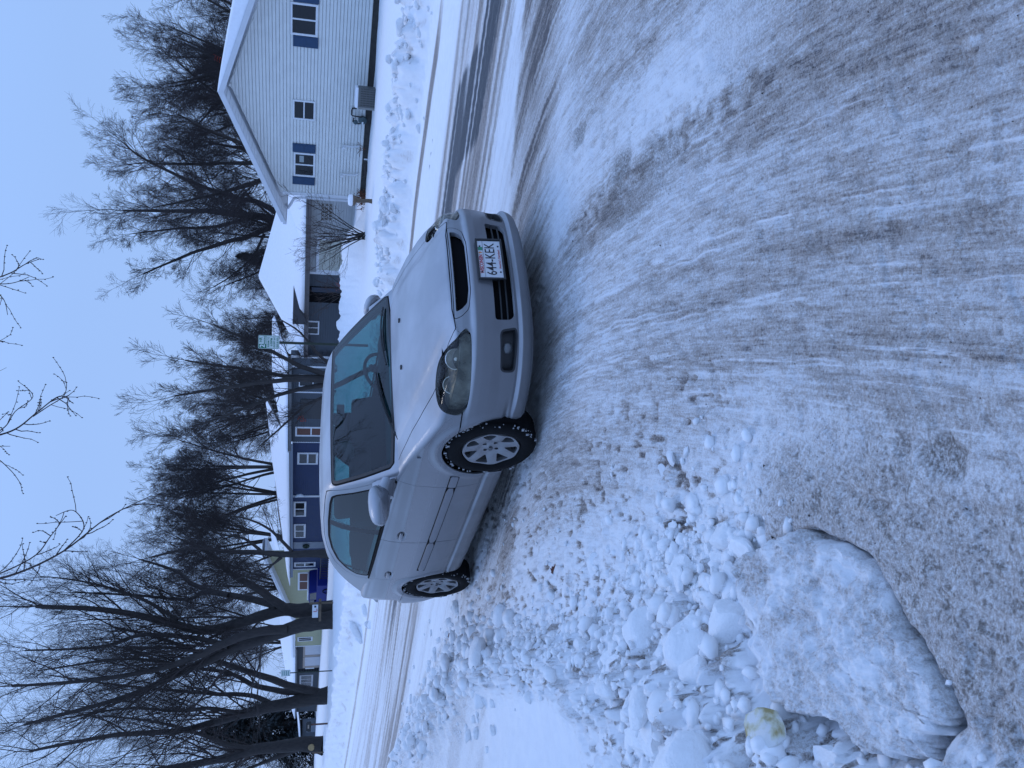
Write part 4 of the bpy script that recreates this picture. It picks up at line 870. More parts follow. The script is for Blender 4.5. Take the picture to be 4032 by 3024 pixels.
parking_sign(-15.1, 44.8, gz(-15.1, 44.8), 2.55, 'farther pale green parking sign on a post by the left-hand trees', math.radians(16), False)
# estate agent's sign
rs = empty('yard_arm_sign', (-11.75, 45.5, gz(-11.75, 45.5)-.1), math.radians(12), 'wooden yard-arm post with a white hanging panel beside the double trunk', 'sign')
b = MB(); b.box((0, 0, .60), (.10, .10, 1.45)); b.build('post', M_wood, rs); b = MB(); b.box((-.35, 0, .78), (1.15, .10, .12)); b.build('arm', M_wood, rs)
b = MB(); b.box((-.40, 0, 1.03), (.66, .02, .30)); pn = b.build('panel', M_whitetrim, rs); b = MB(); b.tube([(-.42, -.02, 1.12), (-.42, -.02, .98), (-.36, -.02, .93), (-.28, -.02, .96)], .018, 5); b.build('red_mark', M_red, pn); b = MB(); b.box2((-.22, -.014, .98), (-.12, -.011, 1.08)); b.build('dark_lettering', M_black, pn)
# mailbox and posts
mbx = empty('mailbox', (-20.1, 50.5, gz(-20.1, 50.5)-.1), math.radians(20), 'dark mailbox on a wooden post beyond the far bank', 'mailbox')
b = MB(); b.box((0, 0, .55), (.10, .10, 1.1)); b.build('post', mat('red_brown_post', (.13, .07, .06), .8), mbx); b = MB(); b.prism([(-.28, 0), (.28, 0), (.28, .18), (.2, .28), (-.2, .28), (-.28, .18)], -.12, .12, 'y'); q_ = b.build('box', M_black, mbx); q_.location = (-.1, 0, 1.05); b = MB(); b.box((-.1, -.13, 1.20), (.2, .02, .08)); b.build('flag', M_tan, mbx)
b = MB(); b.box((0, 0, .3), (.09, .09, .8)); b.box((0, 0, .72), (.12, .12, .06)); o = b.build('short_post', M_wood, None, bevel=.01); o.location = (-25, 58, gz(-25, 58)); tag(o, 'short dark post in the bank left of the mailbox', 'post')
# wooden post with a snow cap by the white house
pp = empty('garden_post', (5.42, 26.0, gz(5.42, 26.0)-.08), .3, 'rough wooden garden post wearing a thick cap of snow by the house corner', 'post')
b = MB(); b.tube([(0, 0, 0), (.02, 0, .2), (0, 0, .42), (.02, .0, .58)], [.08, .06, .06, .09], 8); b.build('post', M_wood, pp, True)
b = MB(); b.lathe([(0, .56), (.10, .57), (.16, .63), (.17, .66), (0, .66)], 14); b.build('bowl', M_wood, pp, True); b = MB(); b.lathe([(.15, .66), (.175, .70), (.17, .76), (.13, .80), (0, .815)], 16); b.build('snow_cap', M_snowroof, pp, True)
# hanging flower baskets
for x, y, z, lb in ((-1.9, 44.3, 1.82, 'red hanging flowers beside the curtained window of the slate house'), ):
    fb_ = empty('hanging_basket', (x, y, z), 0, lb, 'flowers'); r_ = np.random.default_rng(7); b = MB()
    for k in range(90): c = r_.normal(size=3)*[.13, .13, .11]; s = .05; b.add([c, c+[s, 0, s*.3], c+[s*.4, .02, s], c+[-s*.3, .01, s*.6]], [(0, 1, 2), (0, 2, 3)])
    b.build('petals', mat('red_petals', (.36, .035, .015), .6), fb_)
    b = MB()
    for k in range(60): c = r_.normal(size=3)*[.2, .1, .13]+[.12, 0, 0]; s = .05; b.add([c, c+[s, 0, s*.3], c+[s*.4, .02, s]], [(0, 1, 2)])
    b.build('leaves', mat('basket_leaf', (.03, .03, .02), .8), fb_)
b = MB(); r_ = np.random.default_rng(9)
for k in range(80): c = r_.normal(size=3)*[.12, .12, .1]; s = .06; b.add([c, c+[s, 0, s*.3], c+[s*.4, .02, s]], [(0, 1, 2)])
o = b.build('flower_pot', mat('faded_flowers', (.22, .10, .10), .8), None); o.location = (4.05, 36.9, .25); tag(o, 'faded pinkish pot flowers by the dark entrance of the slate house', 'flowers')
# ---- blue pickup far behind
tk = empty('blue_truck', (-15.2, 62.5, gz(-14.9, 62.5)-.42), math.atan2(-.8, .6)+PI*0, 'bright blue truck with snow on bonnet and roof, parked in front of the yellow house', 'truck')
M_tb = mat('blue_paint', (.004, .014, .17), .55, 0, spec=.25)
body_p = [(-2.6, .42), (-2.65, .85), (-2.55, 1.02), (-1.3, 1.10), (-.75, 1.12), (-.15, 1.62), (.2, 1.68), (1.5, 1.68), (1.75, 1.15), (2.7, 1.12), (2.7, .42)]
b = MB(); b.prism(body_p, -.85, .85, 'y'); b.build('body', M_tb, tk)
for P, nm in (([(-.60, 1.16), (-.10, 1.57), (.28, 1.60), (.28, 1.16)], 'side_window'), ([(.38, 1.16), (.38, 1.60), (1.42, 1.60), (1.62, 1.16)], 'side_window')):
    b = MB(); b.prism(P, -.865, -.855, 'y'); b.build(nm, M_pane, tk)
for x in (-1.75, 1.8):
    w_ = empty('wheel'); w_.parent = tk; w_.location = (x, -.80, .38)
    b = MB(); b.lathe([(.22, -.12), (.34, -.13), (.38, -.10), (.38, .10), (.34, .12)], 24, axis='y'); b.build('tyre', M_rubber, w_, True); b = MB(); b.lathe([(0, -.10), (.20, -.09), (.22, -.12)], 20, axis='y'); b.build('rim', M_alloy, w_, True)
    b = MB(); b.lathe([(.40, -.0), (.40, -.08), (.47, -.08), (.47, 0)], 20, axis='y', c=(x, -.83, .38), a0=-.1, a1=PI+.1); b.build('wheel_arch', M_tb, tk, True)
b = MB(); b.box((.02, -.90, 1.22), (.16, .12, .14)); b.build('wing_mirror', M_tb, tk, bevel=.02); b = MB(); b.box((.32, -.87, .98), (.16, .02, .03)); b.build('door_handle', M_black, tk)
b = MB(); b.prism([(-2.4, 1.03), (-.80, 1.13), (-.82, 1.22), (-1.3, 1.20), (-2.35, 1.12)], -.75, .75, 'y'); b.build('bonnet_snow', M_snowroof, tk, bevel=.03); b = MB(); b.box((.75, 0, 1.73), (1.5, 1.5, .10)); b.build('roof_snow', M_snowroof, tk, bevel=.03)
# ================================================================== bare trees
M_bark = mat('dark_bark', (.032, .027, .025), .9, 0, .6, 14, .35, 8, stretch=(1, 1, .25))
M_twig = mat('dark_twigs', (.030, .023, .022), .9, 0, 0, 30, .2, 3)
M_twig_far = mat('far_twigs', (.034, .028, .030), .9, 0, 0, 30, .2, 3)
def tubes(P, R, n):
    """P (N,K,3), R (N,K) -> verts, quads"""
    N_, K_, _ = P.shape; T_ = np.gradient(P, axis=1); T_ /= np.linalg.norm(T_, axis=2, keepdims=True)+1e-9
    u = np.cross(T_[:, :1], np.array([.31, .73, .61])); u = np.repeat(u, K_, 1); u = u-(u*T_).sum(2, keepdims=True)*T_; u /= np.linalg.norm(u, axis=2, keepdims=True)+1e-9
    v = np.cross(T_, u); a = np.linspace(0, 2*PI, n, endpoint=False)
    V = P[:, :, None]+R[:, :, None, None]*(np.cos(a)[None, None, :, None]*u[:, :, None]+np.sin(a)[None, None, :, None]*v[:, :, None])
    idx = (np.arange(N_)[:, None, None]*K_+np.arange(K_-1)[None, :, None])*n; j = np.arange(n)[None, None]; j2 = (j+1) % n
    F = np.stack([idx+j, idx+j2, idx+n+j2, idx+n+j], -1).reshape(-1, 4)
    return V.reshape(-1, 3), F
def grow(S, D, Ln, r0, r1, K_, wig, up, g, droop=0):
    N_ = len(S); P = np.zeros((N_, K_, 3)); P[:, 0] = S; d = D.copy(); st = (Ln/(K_-1))[:, None]
    for k in range(1, K_):
        d = d+g.normal(size=(N_, 3))*wig+np.array([0, 0, 1])*up-np.array([0, 0, 1])*droop*(k/K_); d /= np.linalg.norm(d, axis=1, keepdims=True); P[:, k] = P[:, k-1]+d*st
    t = np.linspace(0, 1, K_)[None]; R = r0[:, None]*(1-t)+r1[:, None]*t
    return P, R
def children(P, R, n_per, g, t0=.25, ang=(.5, 1.0), lk=(.45, .75), Lpar=None, t1=1.0):
    N_, K_, _ = P.shape; rep = np.repeat(np.arange(N_), n_per); M_ = len(rep); t = t0+(t1-t0)*(np.tile((np.arange(n_per)+.5)/n_per, N_)+g.uniform(-.5, .5, M_)/n_per); t = np.clip(t, 0, .999)
    f = t*(K_-1); i = f.astype(int); fr = (f-i)[:, None]; S = P[rep, i]*(1-fr)+P[rep, i+1]*fr; T_ = P[rep, i+1]-P[rep, i]; T_ /= np.linalg.norm(T_, axis=1, keepdims=True)+1e-9
    rr = R[rep, i]*(1-fr[:, 0])+R[rep, i+1]*fr[:, 0]
    q = g.normal(size=(M_, 3)); q -= (q*T_).sum(1, keepdims=True)*T_; q /= np.linalg.norm(q, axis=1, keepdims=True)+1e-9; a = g.uniform(*ang, M_)[:, None]
    D = T_*np.cos(a)+q*np.sin(a); L_ = Lpar[rep]*g.uniform(*lk, M_)*(1.15-.65*t)
    return S, D, L_, rr
def make_tree(name, limbs, seed, label, group=None, dens=(7, 6, 5, 4), up=(.05, .05, .03, .02), wig=(.07, .10, .12, .14), loc=(0, 0, 0), lk0=(.42, .70), trunk_n=12, twig_r=.006, m=None, lev3=True, ang0=(.45, 1.0), cat='tree', lim_sub=True, droop=0, rz=0, flare=1.35, k2=None):
    """limbs: list of (points, r0, r1) in local metres: the trunk and main limbs, laid out by hand"""
    g = np.random.default_rng(seed); t = empty(name, loc, rz, label, cat, group)
    TV, TF, n0 = [], [], 0; mains = []
    for (P, r0, r1) in limbs:
        P = catmull(P, 6, closed=False); K_ = len(P); R = np.linspace(1, 0, K_)**.9*(r0-r1)+r1
        if np.allclose(P[0][2], limbs[0][0][0][2], atol=.3) and r0 > .08: R = R*(1+(flare-1)*np.exp(-np.linspace(0, 8, K_)))
        P = P+.25*r0*np.stack([fbm(np.linspace(0, 6, K_)+k_, np.zeros(K_)+seed, 2, seed+k_) for k_ in range(3)], 1)*np.clip(np.linspace(0, 4, K_), 0, 1)[:, None]
        V, F = tubes(P[None], R[None], trunk_n)
        aa_ = np.tile(np.arange(trunk_n), K_)*1.3; hh_ = np.repeat(np.arange(K_), trunk_n)*.5; c_ = np.repeat(P, trunk_n, 0); V = c_+(V-c_)*(1+.13*fbm(aa_, hh_, 3, seed))[:, None]
        TV.append(V); TF.append(F+n0); n0 += len(V); mains.append((P, R))
    trunk = mesh_np('trunk', np.concatenate(TV), np.concatenate(TF), M_bark, t, True)
    mm = m or M_twig; V_all, F_all, c0 = [], [], 0
    S, D, L_, r_ = [], [], [], []
    for (P, R) in mains:
        Lm = np.linalg.norm(np.diff(P, axis=0), axis=1).sum(); n_ = max(3, int(dens[0]*(.6+Lm/6)))
        a = children(P[None], R[None], n_, g, .34 if R[0] > .1 else .2, ang0, lk0, np.array([Lm*.62+.6])); S.append(a[0]); D.append(a[1]); L_.append(a[2]); r_.append(a[3])
        S.append(P[-1:]); D.append((P[-1]-P[-2])[None]/np.linalg.norm(P[-1]-P[-2])); L_.append(np.array([Lm*.3])); r_.append(R[-1:])
    S, D, L_, r_ = np.concatenate(S), np.concatenate(D), np.concatenate(L_), np.concatenate(r_)
    levels = [(8, 4), (6, 3), (4, 3), (2, 3)]
    nlev = 4 if lev3 else 3
    for lv in range(nlev):
        K_, n_ = levels[lv]; base = np.minimum(r_*.50, .009*L_**1.1+.005) if lv == 0 else np.minimum(r_*.62, .011*L_+.003)
        base = np.maximum(base, twig_r*(1.0 if lv < 2 else .8)); tip = np.maximum(base*.3, twig_r*.45)
        P, R = grow(S, D, L_, base, tip, K_, wig[lv], up[lv], g, droop)
        V, F = tubes(P, R, n_); V_all.append(V); F_all.append(F+c0); c0 += len(V)
        if lv < nlev-1:
            S, D, L2, r_ = children(P, R, dens[lv+1], g, .12, (.35, .85), (.45, .78), L_); keep = L2 > .12; S, D, L_, r_ = S[keep], D[keep], L2[keep], r_[keep]
    o = mesh_np('crown', np.concatenate(V_all), np.concatenate(F_all), mm, t, True)
    return t
def dup_tree(src, loc, rz, s, label, group=None):
    c = copy_tree(src); c.location = loc; c.rotation_euler = (0, 0, rz); c.scale = (s, s, s) if np.isscalar(s) else s; c['label'] = label
    if group: c['group'] = group
    return c
def px(X, Y, D):
    """a point at distance D along the view axis, from the photograph's pixel"""
    d = c_fwd+c_right*((3024-Y)-1512)/3335+c_down*(X-2016)/3335; p = Vector((0, 0, CAM_H))+d*D; return p
def limb_pts(pts, D, dd=0, o=None):
    P = [px(X, Y, D+dd*k) for k, (X, Y) in enumerate(pts)]; return [((p-o) if o else p)[:] for p in P]
def hand_tree(name, seed, D, base, limbs, label, **kw):
    o = px(base[0], base[1], D); out = []
    for pts, r0, r1, dd in limbs: out.append((limb_pts(pts, D, dd, o), r0, r1))
    return make_tree(name, out, seed, label, loc=o[:], **kw)
# double trunk by the sign (left of the car)
hand_tree('bare_tree', 1, 46, (1318, 2385), [
    ([(1325, 2400), (1200, 2402), (1100, 2405), (960, 2450), (800, 2480), (640, 2440), (420, 2400), (150, 2380)], .40, .10, .1),
    ([(1130, 2400), (1060, 2350), (980, 2300), (900, 2250), (830, 2180), (720, 2120)], .26, .06, -.4),
    ([(1090, 2385), (1000, 2360), (880, 2340), (760, 2300), (700, 2250), (560, 2200)], .22, .05, .5),
    ([(900, 2345), (800, 2330), (740, 2360), (560, 2345), (300, 2330)], .14, .04, .6),
    ([(700, 2440), (560, 2360), (380, 2300), (200, 2270)], .12, .03, .5)],
    'tall bare tree, the right-hand of the close pair of thick trunks left of the car', dens=(8, 5, 5, 5), group='bare street trees left of the car')
hand_tree('bare_tree', 2, 45, (1322, 2440), [
    ([(1330, 2440), (1250, 2448), (1150, 2470), (1000, 2520), (900, 2560), (780, 2620), (620, 2690), (420, 2760), (100, 2850)], .42, .07, .1),
    ([(1130, 2478), (1000, 2490), (860, 2540), (760, 2590), (560, 2650), (300, 2680), (50, 2700)], .26, .05, -.5),
    ([(900, 2545), (760, 2510), (560, 2500), (400, 2545), (100, 2560)], .16, .04, .5),
    ([(700, 2640), (600, 2600), (420, 2600), (150, 2640)], .12, .03, -.4)],
    'tall bare tree, the left-hand of the close pair of trunks, leaning away to the left', dens=(8, 5, 5, 5), group='bare street trees left of the car')
hand_tree('bare_tree', 3, 52, (1285, 2740), [
    ([(1300, 2735), (1200, 2752), (1080, 2785), (980, 2810), (860, 2840), (700, 2880), (420, 2900), (120, 2960)], .42, .07, 0),
    ([(1260, 2728), (1150, 2700), (1050, 2670), (900, 2620), (820, 2590), (650, 2520), (450, 2470)], .26, .05, -.4),
    ([(1240, 2722), (1120, 2722), (1000, 2700), (900, 2650), (700, 2620), (500, 2560)], .22, .05, .5),
    ([(1080, 2780), (1000, 2740), (860, 2735), (700, 2720), (480, 2700), (200, 2660)], .17, .04, .4),
    ([(960, 2812), (840, 2790), (700, 2800), (500, 2790), (250, 2830)], .14, .04, -.5)],
    'many-stemmed bare tree splitting low down, behind the farther parking sign', dens=(7, 5, 5, 5), group='bare street trees left of the car')
tD = hand_tree('bare_tree', 4, 60, (1265, 2930), [
    ([(1275, 2935), (1200, 2930), (1100, 2935), (1000, 2950), (900, 2980), (760, 3010), (500, 3060), (200, 3100)], .52, .10, 0),
    ([(1180, 2945), (1100, 2975), (1020, 3010), (900, 3060)], .22, .05, .3),
    ([(1000, 2945), (900, 2930), (760, 2880), (600, 2840), (400, 2820)], .20, .04, -.4)],
    'thick bare tree with a round sawn-off branch scar low on its trunk, far left', dens=(7, 5, 5, 5), group='bare street trees left of the car')
b = MB(); b.lathe([(0, .03), (.20, .02), (.24, -.10)], 16); M4 = np.eye(4); M4[:3, 0] = (1, 0, 0); M4[:3, 1] = (0, 0, 1); M4[:3, 2] = (0, -1, 0); b.xf(M4); o = b.build('branch_scar', mat('sawn_wood', (.36, .25, .12), .8, 0, .2, 20, .2, 6), tD, True); o.location = px(1226, 2945, 59.35)-tD.location
hand_tree('bare_tree', 5, 44, (1315, 2180), [
    ([(1330, 2182), (1230, 2180), (1130, 2183), (1040, 2175), (900, 2170), (760, 2160), (600, 2190)], .21, .05, 0),
    ([(1150, 2172), (1090, 2110), (1040, 2070), (960, 2040), (860, 2030)], .09, .03, .3),
    ([(1110, 2195), (1060, 2230), (960, 2270), (880, 2300)], .07, .02, -.3),
    ([(1040, 2180), (960, 2120), (860, 2100), (740, 2050)], .09, .02, .3)],
    'slender single-trunk bare tree rising just left of the car roof', dens=(8, 5, 5, 5), up=(.03, .02, .0, -.01), group='bare street trees left of the car')
hand_tree('bare_tree', 6, 34, (1330, 1520), [
    ([(1350, 1500), (1270, 1470), (1180, 1440), (1080, 1390), (960, 1330), (840, 1280)], .13, .03, 0),
    ([(1330, 1490), (1240, 1485), (1120, 1480), (1000, 1460), (860, 1440), (730, 1420)], .12, .03, .2),
    ([(1330, 1500), (1200, 1492), (1080, 1500), (940, 1520), (800, 1540), (690, 1560)], .13, .03, -.2),
    ([(1330, 1510), (1240, 1520), (1130, 1545), (1010, 1590), (880, 1640), (760, 1680)], .11, .03, .3),
    ([(1340, 1520), (1280, 1560), (1200, 1600), (1110, 1680), (1020, 1760)], .09, .02, .2),
    ([(1340, 1500), (1300, 1440), (1240, 1380), (1170, 1300), (1090, 1250)], .08, .02, 0)],
    'low spreading multi-stem bare tree directly behind the car roof', dens=(9, 6, 5, 6), lk0=(.28, .48), up=(.05, .06, .06, .05), twig_r=.006, group=None)
tr7 = hand_tree('bare_tree', 7, 58, (1330, 900), [
    ([(1300, 880), (1150, 870), (1000, 850), (860, 835), (700, 830), (480, 830)], .34, .06, 0),
    ([(1140, 868), (1020, 800), (900, 770), (720, 700), (560, 620), (480, 560)], .22, .04, .5),
    ([(1100, 880), (980, 930), (860, 960), (700, 1020), (560, 1080)], .20, .04, -.4),
    ([(980, 858), (860, 890), (700, 900), (520, 920)], .15, .03, .5),
    ([(1040, 920), (1000, 1000), (920, 1080), (840, 1130)], .10, .03, .3)],
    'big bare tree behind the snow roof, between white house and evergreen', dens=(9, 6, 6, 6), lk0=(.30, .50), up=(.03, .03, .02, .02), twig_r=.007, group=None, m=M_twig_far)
def vase(seed, H, spread, name='bare_tree', label='', loc=(0, 0, 0), n=6, r=.3, **kw):
    g = np.random.default_rng(seed); L_ = [([(0, 0, 0), (0, 0, H*.12), (g.normal(0, .1), 0, H*.25)], r, r*.7)]
    for k in range(n):
        a = 2*PI*k/n+g.uniform(-.4, .4); s = spread*g.uniform(.5, 1); h0 = H*g.uniform(.14, .25)
        L_.append(([(0, 0, h0), (s*.25*math.cos(a), s*.25*math.sin(a), h0+H*.2), (s*.6*math.cos(a), s*.6*math.sin(a), h0+H*.40), (s*math.cos(a), s*math.sin(a), H*g.uniform(.72, .9))], r*.55, .03))
    return make_tree(name, L_, seed, label, loc=loc, **kw)
GB = 'bare trees beyond the houses'
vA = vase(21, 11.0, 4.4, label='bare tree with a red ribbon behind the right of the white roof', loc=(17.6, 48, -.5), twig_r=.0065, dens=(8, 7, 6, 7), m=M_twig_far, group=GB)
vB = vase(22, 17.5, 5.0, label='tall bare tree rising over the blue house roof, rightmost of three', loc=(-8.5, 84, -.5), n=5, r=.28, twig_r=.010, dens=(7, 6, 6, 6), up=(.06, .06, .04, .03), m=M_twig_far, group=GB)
dup_tree(vA, (11.6, 47, -.5), 2.0, (1.02, 1.02, 1.0), 'wide bare tree directly behind the gable peak of the white house', GB)
dup_tree(vA, (19.5, 60, -.5), 4.1, 1.12, 'bare tree beyond the top right of the white roof', GB)
dup_tree(vA, (8.8, 56, -.5), 3.2, (.85, .85, .80), 'smaller bare tree between the gable and the big tree', GB)
dup_tree(vB, (-12.2, 92, -.5), 1.3, 1.02, 'tall bare tree over the blue house roof, middle of three', GB)
dup_tree(vB, (-15.6, 86, -.5), 2.6, .95, 'tall bare tree over the left of the blue house roof', GB)
dup_tree(vB, (-3.0, 88, -.5), 5.1, .86, 'bare tree behind the tall wing of the slate house', GB)
dup_tree(vB, (-20.0, 84, -.5), 4.3, .92, 'bare tree behind the gable of the yellow house', GB)
dup_tree(vA, (1.0, 64, -.5), 4.3, .82, 'bushy bare tree behind the roof of the slate house', GB)
dup_tree(vA, (-2.4, 60, -.5), 1.3, .78, 'bushy bare tree behind the slate roof, left of the sign', GB)
dup_tree(vA, (4.6, 62, -.5), .3, .66, 'low bare tree just left of the evergreen', GB)
dup_tree(vB, (-31, 108, -.5), 0.4, .80, 'distant bare tree above the charcoal house roof', GB)
dup_tree(vB, (-37, 122, -.5), 1.9, .85, 'distant bare tree left above the charcoal house', GB)
dup_tree(vB, (-50, 118, -.5), 3.1, .9, 'distant bare tree at the far left edge', GB)
dup_tree(vB, (-26, 112, -.5), 2.2, .70, 'distant bare tree between yellow and charcoal houses', GB)
# red ribbon spiralled round a limb
b = MB(); t_ = np.linspace(0, 1, 60); A0 = px(842, 225, 45); A1 = px(895, 250, 45); ax_ = (A1-A0); P = []
for t in t_: c = A0+ax_*t; P.append((c.x+.13*math.cos(t*38), c.y+.13*math.sin(t*38), c.z))
b.tube(P, .032, 5, cap=True); o = b.build('red_ribbon', mat('red_ribbon', (.45, .03, .01), .5), None, True); tag(o, 'red ribbon wound round a limb behind the white house roof', 'ribbon')
lm = MB(); lm.tube([(A1+ax_*1.2)[:], A1[:], A0[:], (A0-ax_*2.2)[:]], [.12, .11, .10, .05], 8); o = lm.build('trunk', M_bark, vA, True); o.parent = vA; o.location = -vA.location
# far wood: a hazy mass of twigs behind the roofs
g = np.random.default_rng(77); N_ = 1600
xx = g.uniform(-95, 60, N_); yy_ = 128+g.uniform(-10, 22, N_)-.25*xx; hh = (5.2+3.0*vnoise(xx/9, xx*0, 5)+1.4*vnoise(xx/3, xx*0, 6))*g.uniform(.55, 1.0, N_)
S = np.stack([xx, yy_, hh*g.uniform(0, .62, N_)-.5], 1); D_ = np.stack([g.normal(0, .28, N_), g.normal(0, .28, N_), np.ones(N_)], 1); D_ /= np.linalg.norm(D_, axis=1)[:, None]
P, R = grow(S, D_, hh*g.uniform(.3, .5, N_), np.full(N_, .05), np.full(N_, .018), 4, .12, .03, g); V1, F1 = tubes(P, R, 3)
S2, D2_, L2, r2 = children(P, R, 4, g, .1, (.3, .8), (.4, .7), hh*.4); P2, R2 = grow(S2, D2_, L2, np.full(len(L2), .020), np.full(len(L2), .010), 3, .12, .03, g); V2, F2 = tubes(P2, R2, 3)
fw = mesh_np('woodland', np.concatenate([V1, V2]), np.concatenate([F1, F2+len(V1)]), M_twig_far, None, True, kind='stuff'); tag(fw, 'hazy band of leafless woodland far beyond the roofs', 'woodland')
# ---- evergreens
def evergreen(loc, H, R, seed, label, m, n=7000, group=None, base=.1, leafs=.22):
    t = empty('evergreen_tree', loc, 0, label, 'tree', group); g = np.random.default_rng(seed)
    b = MB(); b.tube([(0, 0, 0), (0, 0, H*.95)], [R*.10, .03], 8); b.build('trunk', M_bark, t, True)
    h = g.random(n)**.8; z = H*(base+(1-base)*h); rad = R*(1-h)**.75*(.75+.4*vnoise(h*9, g.integers(0, 7, n)*1.3, seed))*g.random(n)**.35; a = g.uniform(0, 2*PI, n); a += .4*np.sin(a*5+h*20)
    c = np.stack([rad*np.cos(a), rad*np.sin(a), z-.18*rad], 1); d = np.stack([np.cos(a), np.sin(a), -.25+g.normal(0, .25, n)], 1); d /= np.linalg.norm(d, axis=1)[:, None]; s = np.cross(d, [0, 0, 1]); s /= np.linalg.norm(s, axis=1)[:, None]
    L_ = leafs*g.uniform(.6, 1.5, n)[:, None]; w = L_*.22; V = np.stack([c-s*w, c+d*L_, c+s*w, c-d*L_*.3+np.array([0, 0, .05])], 1).reshape(-1, 3); i = np.arange(n)*4
    F = np.concatenate([np.stack([i, i+1, i+2], 1), np.stack([i, i+2, i+3], 1)]); mesh_np('crown', V, F, m, t, False); return t
M_ever = mat('evergreen_needles', (.016, .028, .022), .8, 0, 0, 30, .35, 2); M_ever2 = mat('dark_cedar', (.022, .029, .030), .85, 0, 0, 30, .3, 1)
evergreen((8.4, 62, -.5), 7.2, 1.9, 3, 'dark round-topped evergreen behind the snow roof right of the car', M_ever, 6000, base=.2)
GE = 'dark conifers at the far left'
evergreen((-46, 116, -1), 15, 7.0, 5, 'large dark conifer behind the far-left trees, right-hand one', M_ever2, 16000, GE, .05, .5); evergreen((-55, 112, -1), 17, 7.5, 6, 'large dark conifer cut by the left picture edge', M_ever2, 16000, GE, .05, .5)
evergreen((-50, 122, -1), 12, 7.5, 7, 'lower dark conifer between the two large ones', M_ever2, 14000, GE, .05, .5)
# ---- shrub in front of the garage
g = np.random.default_rng(8); L_ = []
for k in range(15):
    a = g.uniform(0, 2*PI); s = g.uniform(.2, 1.35); h_ = g.uniform(1.2, 2.3); L_.append(([(g.normal(0, .06), g.normal(0, .06), 0), (s*.35*math.cos(a), s*.3*math.sin(a), h_*.35), (s*.75*math.cos(a), s*.6*math.sin(a), h_*.7), (s*1.05*math.cos(a), s*.7*math.sin(a), h_)], .022, .006))
make_tree('bare_shrub', L_, 9, 'leafless fan-shaped shrub in front of the pale garage wing', dens=(5, 4, 3, 2), loc=(4.95, 29.3, gz(4.95, 29.3)-.05), m=mat('brown_twigs', (.055, .033, .026), .9), twig_r=.0045, cat='shrub', trunk_n=5, up=(.03, .03, .02, .02), lev3=False, flare=1)
L_ = []
for k in range(8):
    a = g.uniform(0, 2*PI); s = g.uniform(.2, .9); h_ = g.uniform(.7, 1.4); L_.append(([(0, 0, 0), (s*.35*math.cos(a), s*.3*math.sin(a), h_*.35), (s*math.cos(a), s*.7*math.sin(a), h_)], .015, .005))
make_tree('bare_shrub', L_, 19, 'small leafless shrub poking out of the snow heap before the slate house', dens=(4, 3, 3, 2), loc=(3.4, 33.0, .1), m=MATS['brown_twigs'], twig_r=.0045, cat='shrub', trunk_n=5, lev3=False, flare=1)
# ---- tree whose limbs hang over the camera and the car (its trunk stands left of the picture)
ov = make_tree('bare_tree', [
    ([(0, 0, 0), (.1, .1, 1.5), (.3, .2, 3.0), (.6, .3, 4.4)], .27, .19),
    ([(.6, .3, 4.2), (1.6, .9, 5.2), (3.0, 1.8, 6.2), (4.6, 2.8, 7.0), (6.4, 3.4, 7.6), (8.6, 3.4, 8.2)], .17, .03),
    ([(.5, .3, 4.0), (1.2, 1.2, 5.0), (2.2, 2.0, 6.3), (4.0, 2.8, 7.6), (6.0, 4.4, 8.6), (8.2, 6.0, 9.4)], .15, .03),
    ([(.6, .3, 4.4), (1.8, .2, 5.6), (3.6, .3, 7.2), (5.4, .6, 9.0)], .15, .03),
    ([(.6, .3, 4.4), (.5, .5, 6.5), (.6, .8, 9)], .16, .03),
    ([(.4, .2, 3.8), (-.8, .8, 5.2), (-2.4, 1.4, 7)], .14, .03), ([(.5, .2, 4.3), (.3, -1.2, 6), (.0, -2.6, 8)], .14, .03),
    ], 31, 'near bare tree whose dark budded twigs hang into the top of the view', loc=(-6.9, 7.6, gz(-6.9, 7.6)), dens=(6, 5, 4, 3), twig_r=.004, wig=(.06, .09, .12, .14), up=(.01, .0, -.01, .0), droop=.0)
# the few budded twigs that reach into the picture's upper edge
M_bud = mat('dark_buds', (.035, .024, .024), .8)
def twig(pts, r0, label, D=9.0, side=9, seed=1):
    P = catmull([px(X, Y, D)[:] for X, Y in pts], 6, closed=False); g = np.random.default_rng(seed); b = MB(); b.tube(P, np.linspace(r0, .0028, len(P)), 6)
    for k in range(side):
        i = int(len(P)*(.15+.8*k/side)); i = min(i, len(P)-2); T_ = P[i+1]-P[i]; T_ /= np.linalg.norm(T_); q = g.normal(size=3); q -= (q@T_)*T_; q /= np.linalg.norm(q); a = g.uniform(.5, .9); d = T_*math.cos(a)+q*math.sin(a); L_ = g.uniform(.18, .5)*(1.1-.5*k/side); Q = [P[i]]
        for s in range(5): d = d+g.normal(size=3)*.16+np.array([0, 0, .09]); d /= np.linalg.norm(d); Q.append(Q[-1]+d*L_/5)
        b.tube(Q, np.linspace(min(r0*.55, .006), .0024, 6), 5)
        for s in range(2, 6): c = Q[s]+g.normal(size=3)*.004; b.lathe([(0, -.011), (.0058, -.003), (.0058, .003), (0, .012)], 5, c=c)
    for i in range(4, len(P), 5): c = P[i]; b.lathe([(0, -.011), (.006, -.003), (.006, .003), (0, .012)], 5, c=c+g.normal(size=3)*.004)
    o = b.build('twig', M_bud, ov, True); o.location = -ov.location; return o
twig([(-260, 1800), (-60, 1730), (60, 1690), (150, 1620), (235, 1560), (290, 1590)], .012, '', seed=2, side=13)
twig([(-60, 1730), (20, 1680), (60, 1620), (130, 1560), (70, 1500)], .007, '', seed=3, side=6)
twig([(130, 1640), (190, 1600), (250, 1560), (262, 1510), (245, 1500)], .006, '', seed=4, side=5)
